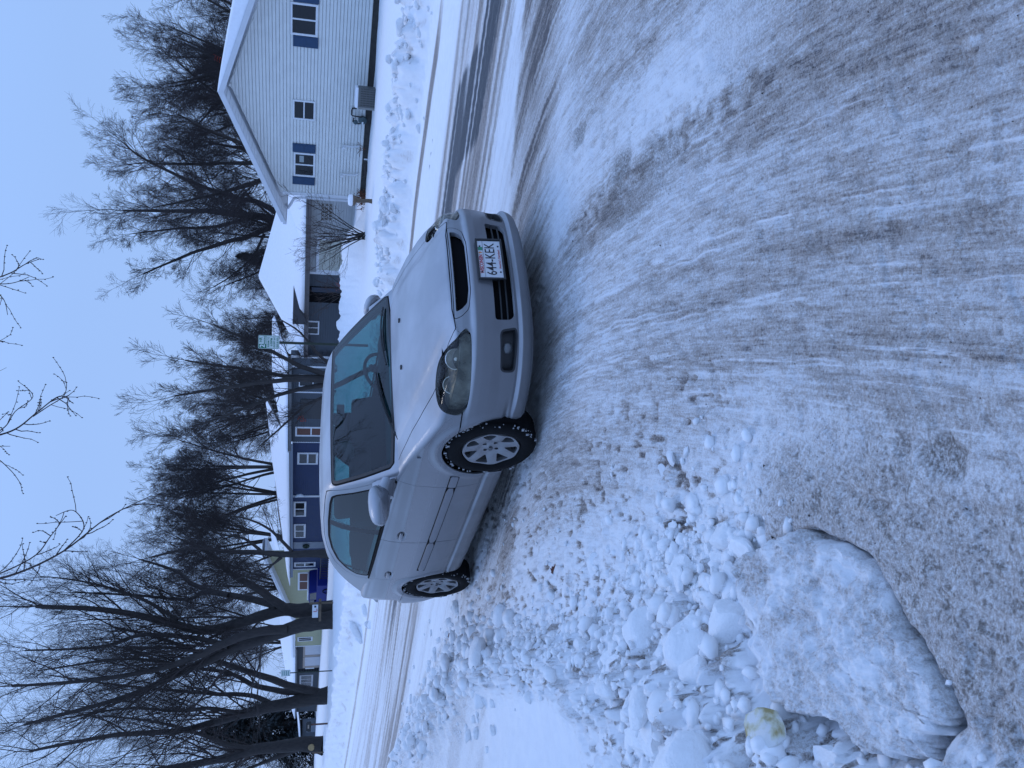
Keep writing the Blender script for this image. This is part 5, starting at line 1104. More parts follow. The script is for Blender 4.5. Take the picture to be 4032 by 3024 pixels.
twig([(-200, 1120), (-40, 1100), (40, 1075), (100, 1040), (150, 1022)], .009, '', seed=5, side=7); twig([(-100, 1110), (0, 1118), (60, 1112), (115, 1090)], .006, '', seed=6, side=4)
twig([(-160, 1130), (-30, 1150), (15, 1180), (30, 1240)], .006, '', seed=7, side=4); twig([(-120, 1330), (-20, 1340), (20, 1345)], .005, '', seed=8, side=3)
twig([(-200, 1750), (-40, 1790), (40, 1850), (85, 1910)], .006, '', seed=9, side=4); twig([(-150, 1740), (-30, 1755), (40, 1757)], .005, '', seed=10, side=3)
twig([(-500, 2400), (-150, 2310), (60, 2260), (250, 2170), (420, 2040), (600, 1950)], .016, '', seed=11, side=16, D=8.2); twig([(250, 2170), (330, 2080), (290, 2010), (220, 2030)], .007, '', seed=12, side=5, D=8.2); twig([(-400, 2330), (-100, 2290), (120, 2200), (200, 2110), (260, 2030)], .010, '', seed=13, side=8, D=8.2)
# ================================================================== the silver saloon
CAR = Vector((.252, 5.951, 0)); CAR_TH = -.9936
def paint_mat():
    m = mat('silver_paint', (.17, .175, .19), .34, .55, 0, 30, .0, 4, .5, .35)
    nt = m.node_tree; n, l = nt.nodes, nt.links; b = n['Principled BSDF']
    tc = n.new('ShaderNodeTexCoord')
    t = n.new('ShaderNodeTexNoise'); t.inputs['Scale'].default_value = 2.2; t.inputs['Detail'].default_value = 7; l.new(tc.outputs['Object'], t.inputs['Vector'])
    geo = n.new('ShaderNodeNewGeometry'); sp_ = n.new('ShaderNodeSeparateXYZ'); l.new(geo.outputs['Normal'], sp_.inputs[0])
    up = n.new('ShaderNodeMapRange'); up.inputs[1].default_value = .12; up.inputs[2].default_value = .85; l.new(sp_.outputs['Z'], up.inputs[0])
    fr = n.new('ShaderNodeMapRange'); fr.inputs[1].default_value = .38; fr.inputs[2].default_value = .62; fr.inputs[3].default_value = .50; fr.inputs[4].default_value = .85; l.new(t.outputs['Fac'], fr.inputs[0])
    mu = n.new('ShaderNodeMath'); mu.operation = 'MULTIPLY'; l.new(up.outputs[0], mu.inputs[0]); l.new(fr.outputs[0], mu.inputs[1])   # hoar frost, plus painted-in sky light, on what faces up
    sg = n.new('ShaderNodeTexNoise'); sg.inputs['Scale'].default_value = 900; sg.inputs['Detail'].default_value = 2; l.new(tc.outputs['Object'], sg.inputs['Vector'])
    spk = n.new('ShaderNodeMapRange'); spk.inputs[1].default_value = .3; spk.inputs[2].default_value = .7; spk.inputs[3].default_value = .9; spk.inputs[4].default_value = 1.1; l.new(sg.outputs['Fac'], spk.inputs[0])
    # salt film low on the body
    sz = n.new('ShaderNodeSeparateXYZ'); l.new(tc.outputs['Object'], sz.inputs[0])
    lo = n.new('ShaderNodeMapRange'); lo.inputs[1].default_value = .62; lo.inputs[2].default_value = .16; lo.inputs[3].default_value = 0; lo.inputs[4].default_value = .75; l.new(sz.outputs['Z'], lo.inputs[0])
    t3 = n.new('ShaderNodeTexNoise'); t3.inputs['Scale'].default_value = 5; t3.inputs['Detail'].default_value = 8; l.new(tc.outputs['Object'], t3.inputs['Vector'])
    m3 = n.new('ShaderNodeMath'); m3.operation = 'MULTIPLY'; l.new(lo.outputs[0], m3.inputs[0]); l.new(t3.outputs['Fac'], m3.inputs[1])
    c1 = n.new('ShaderNodeMixRGB'); c1.inputs[1].default_value = (.185, .19, .205, 1); c1.inputs[2].default_value = (.20, .197, .20, 1); l.new(m3.outputs[0], c1.inputs[0])
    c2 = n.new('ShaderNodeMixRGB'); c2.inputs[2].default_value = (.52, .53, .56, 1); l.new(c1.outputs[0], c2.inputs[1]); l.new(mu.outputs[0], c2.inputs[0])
    c3 = n.new('ShaderNodeMixRGB'); c3.blend_type = 'MULTIPLY'; c3.inputs[0].default_value = .6; l.new(c2.outputs[0], c3.inputs[1]); l.new(spk.outputs[0], c3.inputs[2]); l.new(c3.outputs[0], b.inputs['Base Color'])
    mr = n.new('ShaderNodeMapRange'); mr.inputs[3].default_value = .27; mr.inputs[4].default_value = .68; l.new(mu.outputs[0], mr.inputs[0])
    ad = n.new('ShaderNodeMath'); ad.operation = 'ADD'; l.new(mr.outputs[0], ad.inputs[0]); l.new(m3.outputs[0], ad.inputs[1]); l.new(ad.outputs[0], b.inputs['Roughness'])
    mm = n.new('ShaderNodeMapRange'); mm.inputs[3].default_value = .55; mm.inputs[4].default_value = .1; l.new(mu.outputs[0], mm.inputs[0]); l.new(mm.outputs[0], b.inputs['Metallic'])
    bp = n.new('ShaderNodeBump'); bp.inputs['Strength'].default_value = .06; bp.inputs['Distance'].default_value = .002; l.new(sg.outputs['Fac'], bp.inputs['Height']); l.new(bp.outputs[0], b.inputs['Normal'])
    return m
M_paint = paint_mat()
car = empty('parked_car', CAR, CAR_TH, 'silver four-door saloon parked on the packed snow, facing the camera', 'car')
HUBF, HUBR, WY, WR = 0.0, -2.60, .735, .3075

# ---- lower body shell ------------------------------------------------------------
OUT = np.array([(.900, 0), (.899, .10), (.893, .20), (.882, .30), (.862, .40), (.832, .49), (.782, .575), (.71, .655), (.61, .725), (.50, .775), (.40, .805), (.28, .83), (.1, .845), (-.2, .852), (-.6, .858), (-1.1, .862), (-1.6, .862),
                (-2.1, .856), (-2.5, .846), (-2.85, .828), (-3.1, .80), (-3.27, .755), (-3.38, .67), (-3.43, .55), (-3.455, .38), (-3.465, .2), (-3.468, 0)])
out_d = catmull(OUT, 40, closed=False)
seg = np.r_[0, np.cumsum(np.linalg.norm(np.diff(out_d, axis=0), axis=1))]
L = seg[-1]; NS = 340
s_front = 1.6; sa = np.linspace(0, s_front, 150, endpoint=False); sb = np.linspace(s_front, L, NS-150)
S_ = np.r_[sa, sb]
Ox = np.interp(S_, seg, out_d[:, 0]); Oy = np.interp(S_, seg, out_d[:, 1])
tx, ty = np.gradient(Ox, S_), np.gradient(Oy, S_); nn = np.hypot(tx, ty)+1e-9
nx, ny = ty/nn, -tx/nn           # outward: for y>0 half
nx, ny = np.where(nx*1+0 == nx, ty/nn, 0), -tx/nn
nx[0], ny[0] = 1, 0; nx[-1], ny[-1] = -1, 0
cx_k = [.90, .86, .80, .70, .60, .40, .2, 0, -.25, -.42, -1.4, -2.3, -2.9, -3.2, -3.32, -3.42, -3.5]
cz_k = [.628, .655, .683, .722, .753, .803, .845, .876, .906, .922, .948, .976, .990, .990, .978, .945, .90]
cc_k = [.16, .17, .19, .20, .21, .20, .15, .10, .06, .05, .05, .05, .06, .07, .08, .08, .08]
def Ttop(x, y):
    o = np.argsort(cx_k); X, Z, Cc = np.array(cx_k)[o], np.array(cz_k)[o], np.array(cc_k)[o]
    xs = np.clip(x, -3.5, .9)
    z = (np.interp(xs-.02, X, Z)+np.interp(xs, X, Z)+np.interp(xs+.02, X, Z))/3
    cc = np.interp(xs, X, Cc); ay = np.abs(y)
    z = z-cc*ay**2
    yb = np.interp(xs, [-.5, 0, .5, .85], [.62, .56, .45, .36])       # raised middle of the bonnet
    on = sstep(-.6, -.2, xs)*(1-sstep(.74, .86, xs))
    z = z+.013*(1-sstep(yb-.025, yb+.035, ay))*on-.004*on
    # fender bulge over the front wheel
    return z
def prof(z, K_): a = np.array(K_); return np.interp(z, a[:, 0], a[:, 1])
P_SIDE = [(.15, .07), (.175, .045), (.21, .030), (.268, .024), (.278, .040), (.288, .040), (.30, .020), (.36, .010), (.44, .003), (.52, .0), (.60, .002), (.68, .008), (.725, .012), (.755, .013), (.775, .020), (.83, .030), (.88, .046), (.93, .075), (1.0, .13)]
P_FRONT = [(.14, .09), (.168, .05), (.178, .022), (.20, .006), (.235, -.004), (.243, -.002), (.248, .024), (.256, .028), (.264, .020), (.30, .018), (.36, .014), (.42, .005), (.48, .0), (.522, .001), (.534, .008), (.545, .020), (.56, .026), (.60, .036), (.64, .050), (.68, .075), (.72, .12), (.80, .22)]
P_REAR = [(.15, .10), (.20, .06), (.27, .035), (.36, .012), (.45, .0), (.55, .0), (.585, .004), (.60, .020), (.62, .034), (.72, .036), (.80, .040), (.86, .050), (.92, .062), (.98, .085), (1.1, .13)]
zz = np.linspace(.14, 1.1, 400)
def smooth(a, k=7): return np.convolve(np.pad(a, k//2, 'edge'), np.ones(k)/k, 'valid')
PS, PF, PR = smooth(prof(zz, P_SIDE), 7), smooth(prof(zz, P_FRONT), 5), smooth(prof(zz, P_REAR), 7)
def off(x, y, z):
    wf = sstep(.28, .56, x); wr = sstep(-3.0, -3.22, x)
    o = np.interp(z, zz, PS)*(1-wf-wr)+np.interp(z, zz, PF)*wf+np.interp(z, zz, PR)*wr
    rf = np.hypot(x-HUBF-.02, z-.31); rr = np.hypot(x-HUBR-.02, z-.31)
    side = (1-wf)
    o = o-.010*np.exp(-((rf-.365)/.030)**2)*side-.012*np.exp(-((rr-.365)/.030)**2)*(z > .25)
    # recess round the grille
    g = sstep(.47, .42, np.abs(y))*wf*sstep(.538, .552, z)
    o = o+.006*g
    return o
NZ, NC, NTp, NI = 100, 8, 20, 18
x0, y0 = Ox, Oy
zt = Ttop(Ox-nx*.07, Oy-ny*.07)
rc = np.interp(Ox, [-3.5, -3.2, -2.5, .2, .5, .8, .9], [.05, .045, .04, .045, .05, .03, .025])
rows = []
zlo = .150
for it in range(3):
    o_top = off(Ox, Oy, zt-rc); e_s = o_top; zt = Ttop(Ox-nx*(e_s+rc), Oy-ny*(e_s+rc))
ztop_side = zt-rc
for k in np.linspace(0, 1, NZ):
    z = zlo+(ztop_side-zlo)*k; o_ = off(Ox, Oy, z); rows.append(np.stack([Ox-nx*o_, Oy-ny*o_, z], 1))
for k in np.linspace(0, 1, NC+1)[1:]:
    ph = k*PI/2; e_ = o_top+rc*(1-math.cos(ph)); X, Y = Ox-nx*e_, Oy-ny*e_
    rows.append(np.stack([X, Y, Ttop(X, Y)-rc*(1-math.sin(ph))+(zt-Ttop(X, Y))*(1-k)], 1))
EM = .26
Ex = np.stack([Ox-nx*EM, np.maximum(Oy-ny*EM, 0)], 1)
for k in np.linspace(0, 1, NTp+1)[1:]:
    e_ = (o_top+rc)*(1-k)+EM*k; X, Y = Ox-nx*e_, np.maximum(Oy-ny*e_, 0); rows.append(np.stack([X, Y, Ttop(X, Y)], 1))
ring = rows[-1]; spx = np.clip(ring[:, 0], -3.1, .5)
for k in np.linspace(0, 1, NI+1)[1:]:
    X = ring[:, 0]*(1-k)+spx*k; Y = ring[:, 1]*(1-k); rows.append(np.stack([X, Y, Ttop(X, Y)], 1))
G = np.array(rows)                       # (R, NS, 3), left half y >= 0
def grid_mesh(G):
    R_, N_, _ = G.shape; V = G.reshape(-1, 3); i = np.arange(R_-1)[:, None]*N_+np.arange(N_-1)[None]
    a, b, c, d = i.ravel(), (i+1).ravel(), (i+N_+1).ravel(), (i+N_).ravel()
    T = np.concatenate([np.stack([a, c, b], 1), np.stack([a, d, c], 1)])
    return V, T
def weld(V, T, eps=1e-5):
    q = np.round(V/eps).astype(np.int64); _, idx, inv = np.unique(q, axis=0, return_index=True, return_inverse=True); inv = inv.ravel()
    T = inv[T]; ok = (T[:, 0] != T[:, 1]) & (T[:, 1] != T[:, 2]) & (T[:, 0] != T[:, 2]); return V[idx], T[ok]
def vnormals(V, T):
    fn = np.cross(V[T[:, 1]]-V[T[:, 0]], V[T[:, 2]]-V[T[:, 0]]); N = np.zeros_like(V)
    for k in range(3): np.add.at(N, T[:, k], fn)
    return N/(np.linalg.norm(N, axis=1)[:, None]+1e-12)
V, T = grid_mesh(G)
Vm = V*[1, -1, 1]; V, T = np.concatenate([V, Vm]), np.concatenate([T, T[:, ::-1]+len(V)])
V, T = weld(V, T); N = vnormals(V, T)
if (N[:, 1]*V[:, 1]).sum() < 0: T = T[:, ::-1]; N = -N
BODY = (V, N, T)

ax = lambda S: (S[0][:, 0], np.abs(S[0][:, 1]), S[0][:, 2])
def do(S, f):
    if not len(S[2]): return S, S
    S = compact(S); return cut(*S, f(S[0][:, 0], S[0][:, 1], S[0][:, 2]))
AR = .338
def arch(x, y, z):
    f = np.minimum(np.hypot(x-HUBF-.022, (z-.300)*1.0), np.where(z < .3, np.abs(x-HUBF-.022)+.004, 9)); r = np.minimum(np.hypot(x-HUBR-.02, z-.297), np.where(z < .297, np.abs(x-HUBR-.02)+.004, 9))
    d = np.minimum(f-AR, r-AR)
    return np.where((np.abs(y) > .45) & (z < .75), d, 1.0)
_, BODY = do(BODY, arch)
# opening of the cabin (seats and dashboard show through the glass)
cabin_hole = roundpoly([(-.36, .60), (-.36, -.60), (-.50, -.70), (-2.75, -.66), (-2.85, -.5), (-2.85, .5), (-2.75, .66), (-.50, .70)], .1)
_, BODY = do(BODY, lambda x, y, z: np.where(z > .8, poly_sdf(x, y, cabin_hole), 1.))
w_of = lambda x, y: (np.abs(y)-x)*.7071
# lamps
HL = catmull([(-.262, .572), (-.225, .552), (-.12, .546), (.03, .540), (.16, .537), (.255, .548), (.288, .585), (.285, .64), (.262, .690), (.215, .712), (.12, .722), (.0, .716), (-.09, .695), (-.165, .662), (-.225, .622), (-.258, .592)], 5)
FOG = roundpoly([(-.285, .272), (-.270, .362), (-.245, .376), (-.03, .366), (-.012, .345), (-.012, .288), (-.03, .272), (-.25, .262)], .018)
INT = roundpoly([(-.395, .402), (.395, .402), (.385, .30), (.345, .272), (-.345, .272), (-.385, .30)], .02)
GRo = roundpoly([(-.375, .648), (.375, .648), (.362, .60), (.318, .556), (.20, .541), (-.20, .541), (-.318, .556), (-.362, .60)], .02)
GRi = roundpoly([(-.325, .634), (.325, .634), (.312, .600), (.275, .566), (.18, .553), (-.18, .553), (-.275, .566), (-.312, .600)], .012)
front = lambda x: x > .15
hl = lambda x, y, z: np.where(front(x) & (z > .45), poly_sdf(w_of(x, y), z, HL), 1.)
LENS, BODY = do(BODY, lambda x, y, z: hl(x, y, z)+0.0)
LENS, _ = do(LENS, lambda x, y, z: hl(x, y, z)+.005)
fogf = lambda x, y, z: np.where(front(x) & (z < .45) & (np.abs(y) > .3), poly_sdf(w_of(x, y), z, FOG), 1.)
FOGS, BODY = do(BODY, fogf)
FOGI, FOGR = do(FOGS, lambda x, y, z: fogf(x, y, z)+.012)
_, BODY = do(BODY, lambda x, y, z: np.where(x > .6, poly_sdf(y, z, INT), 1.))
gf = lambda x, y, z: np.where((x > .6), poly_sdf(y, z, GRo), 1.)
GRS, BODY = do(BODY, gf)
GRS, _ = do(GRS, lambda x, y, z: gf(x, y, z)+.004)
GRI, GRS = do(GRS, lambda x, y, z: np.where((x > .6), poly_sdf(y, z, GRi), 1.))
# bonnet
HOODP = np.array([(.95, -.2), (.95, .2), (.853, .30), (.835, .385), (.795, .44), (.70, .478), (.61, .535), (.50, .590), (.37, .632), (.15, .672), (-.15, .712), (-.43, .748), (-.43, -.748), (-.15, -.712), (.15, -.672), (.37, -.632), (.50, -.590), (.61, -.535), (.70, -.478), (.795, -.44), (.835, -.385), (.853, -.30)])
def hoodf(x, y, z):
    d = poly_sdf(x, y, HOODP); zf = .654-.02*np.clip((np.abs(y)-.30)/.14, 0, 1)
    return np.where(z < .60, 1., np.where(x > .60, np.maximum(d, zf-z), d))
HOOD, BODY = do(BODY, lambda x, y, z: hoodf(x, y, z)-.0)
HOOD, _ = do(HOOD, lambda x, y, z: hoodf(x, y, z)+.006)
# front bumper
def bumpf(x, y, z): return np.maximum(.10-x, z-np.where((np.abs(y) > .40) & (x < .80), .566, .80))
FB, BODY = do(BODY, bumpf)
FB, _ = do(FB, lambda x, y, z: bumpf(x, y, z)+.008)
# rear bumper and boot lid
def rbf(x, y, z): return np.maximum(x+2.70, z-.604)
RB, BODY = do(BODY, rbf); RB, _ = do(RB, lambda x, y, z: rbf(x, y, z)+.005)
TLP = [(-3.6, .72), (-2.98, .60), (-2.90, .5), (-2.90, -.5), (-2.98, -.60), (-3.6, -.72)]
tlf = lambda x, y, z: np.where(z > .6, np.maximum(poly_sdf(x, y, TLP), np.where(x < -3.3, np.abs(y)-.52, -1)), 1.)
TL, BODY = do(BODY, tlf); TL, _ = do(TL, lambda x, y, z: tlf(x, y, z)+.005)
TAIL = roundpoly([(-3.6, .66), (-3.6, .84), (-3.30, .85), (-3.34, .665)], .02)
tail = lambda x, y, z: np.where(np.abs(y) > .45, poly_sdf(x, z, TAIL), 1.)
TAILS, BODY = do(BODY, tail)
# doors
FD = [(-.40, 1.1), (-.47, .90), (-.50, .78), (-.505, .60), (-.49, .40), (-.47, .292), (-1.475, .292), (-1.485, .50), (-1.51, .70), (-1.545, .95), (-1.60, 1.1)]
RD = [(-1.60, 1.1), (-1.545, .95), (-1.51, .70), (-1.485, .50), (-1.475, .292), (-2.14, .292), (-2.19, .42), (-2.28, .56), (-2.36, .68), (-2.41, .80), (-2.47, .95), (-2.5, 1.1)]
fd = lambda x, y, z: np.where(np.abs(y) > .55, poly_sdf(x, z, FD), 1.)
rd = lambda x, y, z: np.where(np.abs(y) > .55, poly_sdf(x, z, RD), 1.)
FDS, BODY = do(BODY, fd); RDS, BODY = do(BODY, rd)
FDS, _ = do(FDS, lambda x, y, z: fd(x, y, z)+.003); RDS, _ = do(RDS, lambda x, y, z: rd(x, y, z)+.003)
# handle recesses
def hnd(S, hx, hz, hw=.085, hh=.036):
    P = roundpoly([(hx-hw, hz-hh), (hx+hw, hz-hh), (hx+hw, hz+hh), (hx-hw, hz+hh)], .03)
    return do(S, lambda x, y, z: np.where(np.abs(y) > .55, poly_sdf(x, z, P), 1.))
H1, FDS = hnd(FDS, -1.385, .757); H2, RDS = hnd(RDS, -2.28, .778)
def side(S, sgn):
    S = compact(S); T_ = S[2]; c = S[0][T_][:, :, 1].mean(1)*sgn > 0; return (S[0], S[1], T_[c])
sheet('bonnet', HOOD, M_paint, car, .012)
gs = sheet('grille_surround', GRS, M_paint, car, .035)
fb = sheet('front_bumper', FB, M_paint, car, .03)
sheet('rear_bumper', RB, M_paint, car, .012); sheet('boot_lid', TL, M_paint, car, .012)
fend, rest = do(BODY, lambda x, y, z: np.where((x > -.5) & (z > .28), np.where(np.abs(y) > .4, -1., 1.), 1.))
for sg in (-1, 1):
    sheet('front_wing', side(fend, sg), M_paint, car, .012)
    d1 = sheet('front_door', side(FDS, sg), M_paint, car, .010); d2 = sheet('rear_door', side(RDS, sg), M_paint, car, .010)
    for d_, Hs in ((d1, H1), (d2, H2)):
        v, n_, t_ = compact(side(Hs, sg)); c_ = v.mean(0)
        k = np.clip(np.hypot((v[:, 0]-c_[0])/.085, (v[:, 2]-c_[2])/.036), 0, 1)
        mesh_np('handle_recess', v-n_*(.016*(1-k**3))[:, None], t_, M_paint, d_, True)
        hb = MB(); hb.box((c_[0], c_[1]*1.003, c_[2]+.006), (.125, .020, .026)); hb.build('handle', M_paint, d_, True, .008)
    sheet('headlight', side(LENS, sg), M_lens, car, .02)
    sheet('tail_light', side(TAILS, sg), M_redlens, car, .01)
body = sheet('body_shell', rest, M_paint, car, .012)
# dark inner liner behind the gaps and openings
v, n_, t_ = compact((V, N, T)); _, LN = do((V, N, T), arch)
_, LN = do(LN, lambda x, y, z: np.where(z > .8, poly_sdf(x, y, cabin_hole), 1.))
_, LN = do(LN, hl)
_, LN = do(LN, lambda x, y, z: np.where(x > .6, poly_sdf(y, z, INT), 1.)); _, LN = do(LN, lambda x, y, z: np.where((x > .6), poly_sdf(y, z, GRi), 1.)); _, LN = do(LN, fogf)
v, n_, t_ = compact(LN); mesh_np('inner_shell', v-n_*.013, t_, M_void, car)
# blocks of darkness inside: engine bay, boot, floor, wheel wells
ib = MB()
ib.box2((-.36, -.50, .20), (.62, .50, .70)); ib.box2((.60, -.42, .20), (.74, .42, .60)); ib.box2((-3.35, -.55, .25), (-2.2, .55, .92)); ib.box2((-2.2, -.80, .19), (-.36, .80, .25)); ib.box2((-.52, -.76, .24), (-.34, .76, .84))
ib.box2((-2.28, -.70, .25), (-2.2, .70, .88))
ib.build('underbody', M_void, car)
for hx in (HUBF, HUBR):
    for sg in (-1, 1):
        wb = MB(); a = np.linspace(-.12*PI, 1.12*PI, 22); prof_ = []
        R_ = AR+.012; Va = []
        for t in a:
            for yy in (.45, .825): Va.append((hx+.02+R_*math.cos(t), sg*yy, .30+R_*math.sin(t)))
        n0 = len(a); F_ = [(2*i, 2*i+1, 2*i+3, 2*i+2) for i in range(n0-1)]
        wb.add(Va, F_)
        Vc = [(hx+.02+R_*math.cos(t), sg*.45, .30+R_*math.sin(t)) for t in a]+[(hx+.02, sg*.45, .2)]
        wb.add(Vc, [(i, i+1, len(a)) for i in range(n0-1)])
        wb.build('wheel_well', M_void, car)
# grille innards
v, n_, t_ = compact(GRI); mb = MB(); mb.addnp(v-n_*.045, t_)
mb.build('grille_mesh', M_void, gs, recalc=False)
ini = MB(); xs_ = lambda y: np.interp(abs(y), OUT[:13, 1], OUT[:13, 0])
yy = np.linspace(-.40, .40, 21)
bk = MB(); bk.addnp([(xs_(y)-.075, y, z) for y in yy for z in (.25, .42)], [(2*i, 2*i+2, 2*i+3, 2*i+1) for i in range(20)]); bk.build('intake_backing', M_void, fb, recalc=False)
for z in (.318, .356):
    sl = MB(); P0 = [(xs_(y)-.030, y, z) for y in np.linspace(-.385, .385, 19)]; sl.tube(P0, .0055, 6); sl.build('intake_slat', M_black, fb, True)
lipb = MB()
# fog lamp recesses
for sg in (-1, 1):
    v, n_, t_ = compact(side(FOGR, sg)); V2, N2, T2, F2 = rim(side(FOGR, sg), .05)
    fr_ = mesh_np('fog_lamp_bezel', V2-N2*0.0+0, [T2, F2], M_black, car, True, N2)
    v, n_, t_ = compact(side(FOGI, sg)); mesh_np('recess_back', v-n_*.045, t_, M_black, fr_)
    c = np.array([.762, sg*.548, .318]); nrm = np.array([.72, sg*.69, 0]); nrm /= np.linalg.norm(nrm)
    fl = MB(); fl.lathe([(0, .012), (.018, .0105), (.032, .004), (.038, -.006), (.042, -.03)], 24)
    Zr = nrm; Xr = np.array([0, 0, 1.]); Yr = np.cross(Zr, Xr)
    M4 = np.eye(4); M4[:3, 0] = Xr; M4[:3, 1] = Yr; M4[:3, 2] = Zr; M4[:3, 3] = c-Zr*.028; fl.xf(M4); fl.build('fog_lamp', mat('fog_lens', (.16, .17, .18), .25, .5), fr_, True)
    for q in (0, 1):
        cc_ = np.array([.655-q*.02, sg*(.655+q*.012), .318]); rb_ = MB(); rb_.box(cc_-nrm*.01, (.006, .006, .06)); rb_.build('vent_rib', M_trim, fr_)
# headlamp innards: reflector bowl, projector and indicator
for sg in (-1, 1):
    Ls = side(LENS, sg); v, n_, t_ = compact(Ls)
    ho = mesh_np('headlamp_housing', v-n_*.055, t_, mat('lamp_housing', (.17, .17, .16), .30, .55, .6, 22, .7, 9), car)
    for (wx, wy, wz, rr_) in ((.668, .575, .622, .062), (.50, .655, .628, .052)):
        nrm = np.array([.80, sg*.52, .28]); nrm /= np.linalg.norm(nrm)
        b_ = MB(); b_.lathe([(.012, -.045), (rr_*.55, -.034), (rr_*.85, -.012), (rr_, .008), (rr_+.004, .006), (rr_+.004, -.004)], 28)
        Xr = np.cross([0, 1., 0], nrm); Xr /= np.linalg.norm(Xr); M4 = np.eye(4); M4[:3, 0] = Xr; M4[:3, 1] = np.cross(nrm, Xr); M4[:3, 2] = nrm; M4[:3, 3] = (wx-.030, sg*(wy-.03), wz)
        b_.xf(M4); b_.build('reflector', M_chrome, ho, True)
        b2 = MB(); b2.lathe([(0, .006), (.010, .003), (.014, -.008), (.014, -.03)], 14); b2.xf(M4); b2.build('bulb', M_chrome if rr_ > .055 else M_amber, ho, True)

# ---- greenhouse ----------------------------------------------------------------------
PXk = np.array([(-3.45, .84), (-3.30, .945), (-3.15, 1.035), (-2.95, 1.133), (-2.75, 1.212), (-2.55, 1.277), (-2.35, 1.328), (-2.05, 1.372), (-1.7, 1.392), (-1.35, 1.391), (-1.12, 1.376), (-.98, 1.354), (-.88, 1.322), (-.70, 1.213), (-.50, 1.083), (-.35, .983), (-.20, .878), (-.05, .77)])
def Pz(x):
    s = 0
    for d in (-.03, -.015, 0, .015, .03): s = s+np.interp(x+d, PXk[:, 0], PXk[:, 1])
    return s/5
def ztc(x, y):
    ay = np.abs(y); f = sstep(-1.4, -.9, x); r = sstep(-2.2, -2.8, x)
    return Pz(x+.20*ay**2*f-.10*ay**2*r)-(.055*(1-f)+.03*f)*ay**2
def ysd(z, x):
    y = np.interp(z, [.70, .88, .95, 1.05, 1.15, 1.25, 1.32, 1.42], [.835, .803, .785, .751, .711, .665, .627, .565])
    y = y-.10*sstep(-2.35, -3.4, x)*1.3-.02*sstep(-.9, -.35, x)*0
    return y
NX = 240; xs = np.linspace(-.10, -3.42, NX); NB, NR, NT2 = 40, 10, 28
zi = np.full(NX, 1.2)
for _ in range(60): zi = .6*zi+.4*ztc(xs, ysd(zi, xs))
rr = np.interp(xs, [-3.3, -2.6, -2.0, -1.1, -.8, -.3], [.05, .06, .075, .07, .045, .035]); rr = np.minimum(rr, .9)
zb = .78
rows = []
zs1 = zi-rr*.75
zs1 = np.maximum(zs1, zb+.005)
for k in np.linspace(0, 1, NB): z = zb+(zs1-zb)*k; rows.append(np.stack([xs, ysd(z, xs), z], 1))
yi = ysd(zi, xs); yt = yi-rr*1.1
A_ = rows[-1]; Bq = np.stack([xs, yi, zi], 1); Cq = np.stack([xs, yt, ztc(xs, yt)], 1)
for t in np.linspace(0, 1, NR+1)[1:]: rows.append((1-t)**2*A_+2*t*(1-t)*Bq+t*t*Cq)
for k in np.linspace(0, 1, NT2+1)[1:]: y = yt*(1-k); rows.append(np.stack([xs, y, ztc(xs, y)], 1))
Vc, Tc = grid_mesh(np.array(rows)); Vm = Vc*[1, -1, 1]; Vc, Tc = np.concatenate([Vc, Vm]), np.concatenate([Tc, Tc[:, ::-1]+len(Vc)])
Vc, Tc = weld(Vc, Tc); Nc = vnormals(Vc, Tc)
if (Nc[:, 2]*(Vc[:, 2]-.9)).sum() < 0: Tc = Tc[:, ::-1]; Nc = -Nc
CAB = (Vc, Nc, Tc)
xq = lambda x, y: x+.20*y**2
WSP = np.concatenate([catmull([(-.262, -.735), (-.238, -.4), (-.23, 0), (-.238, .4), (-.262, .735)], 6, False), catmull([(-.30, .758), (-.55, .712), (-.78, .655), (-.862, .628), (-.888, .60)], 6, False), catmull([(-.893, .45), (-.897, 0), (-.893, -.45)], 6, False), catmull([(-.888, -.60), (-.862, -.628), (-.78, -.655), (-.55, -.712), (-.30, -.758)], 6, False)])
wsf = lambda x, y, z: np.where((z > .8) & (x > -1.2), poly_sdf(xq(x, y), y, WSP), 1.)
WS, CAB2 = do(CAB, wsf)
WSG, WSR = do(WS, lambda x, y, z: wsf(x, y, z)+.013)
WSF, WSG = do(WSG, lambda x, y, z: -(wsf(x, y, z)+.034))   # black frit border
SGP = roundpoly([(-.545, .885), (-.66, .985), (-.86, 1.135), (-1.03, 1.268), (-1.11, 1.308), (-1.24, 1.318), (-1.58, 1.319), (-1.86, 1.308), (-2.08, 1.275), (-2.27, 1.217), (-2.39, 1.135), (-2.455, 1.05), (-2.44, .985), (-2.40, .938), (-1.33, .911)], .03, 5)
sgf = lambda x, y, z: np.where((np.abs(y) > .5) & (z > .84), poly_sdf(x, z, SGP), 1.)
SG, CAB2 = do(CAB2, sgf)
SGG, SGR = do(SG, lambda x, y, z: sgf(x, y, z)+.016)
BP = [(-1.555, 1.4), (-1.625, 1.4), (-1.60, 1.2), (-1.52, 1.0), (-1.45, .86), (-1.37, .86), (-1.44, 1.0), (-1.515, 1.2)]
BPI, SGG = do(SGG, lambda x, y, z: poly_sdf(x, z, BP))
QP = [(-2.335, 1.4), (-2.305, .86), (-2.325, .86), (-2.355, 1.4)]
QPI, SGG = do(SGG, lambda x, y, z: poly_sdf(x, z, QP))
RGP = roundpoly([(-2.46, -.52), (-2.46, .52), (-3.02, .63), (-3.10, .60), (-3.12, 0), (-3.10, -.60), (-3.02, -.63)], .05)
rgf = lambda x, y, z: np.where(z > .97, poly_sdf(x, y, RGP), 1.)
RG, CAB2 = do(CAB2, rgf); RGG, RGR = do(RG, lambda x, y, z: rgf(x, y, z)+.03)
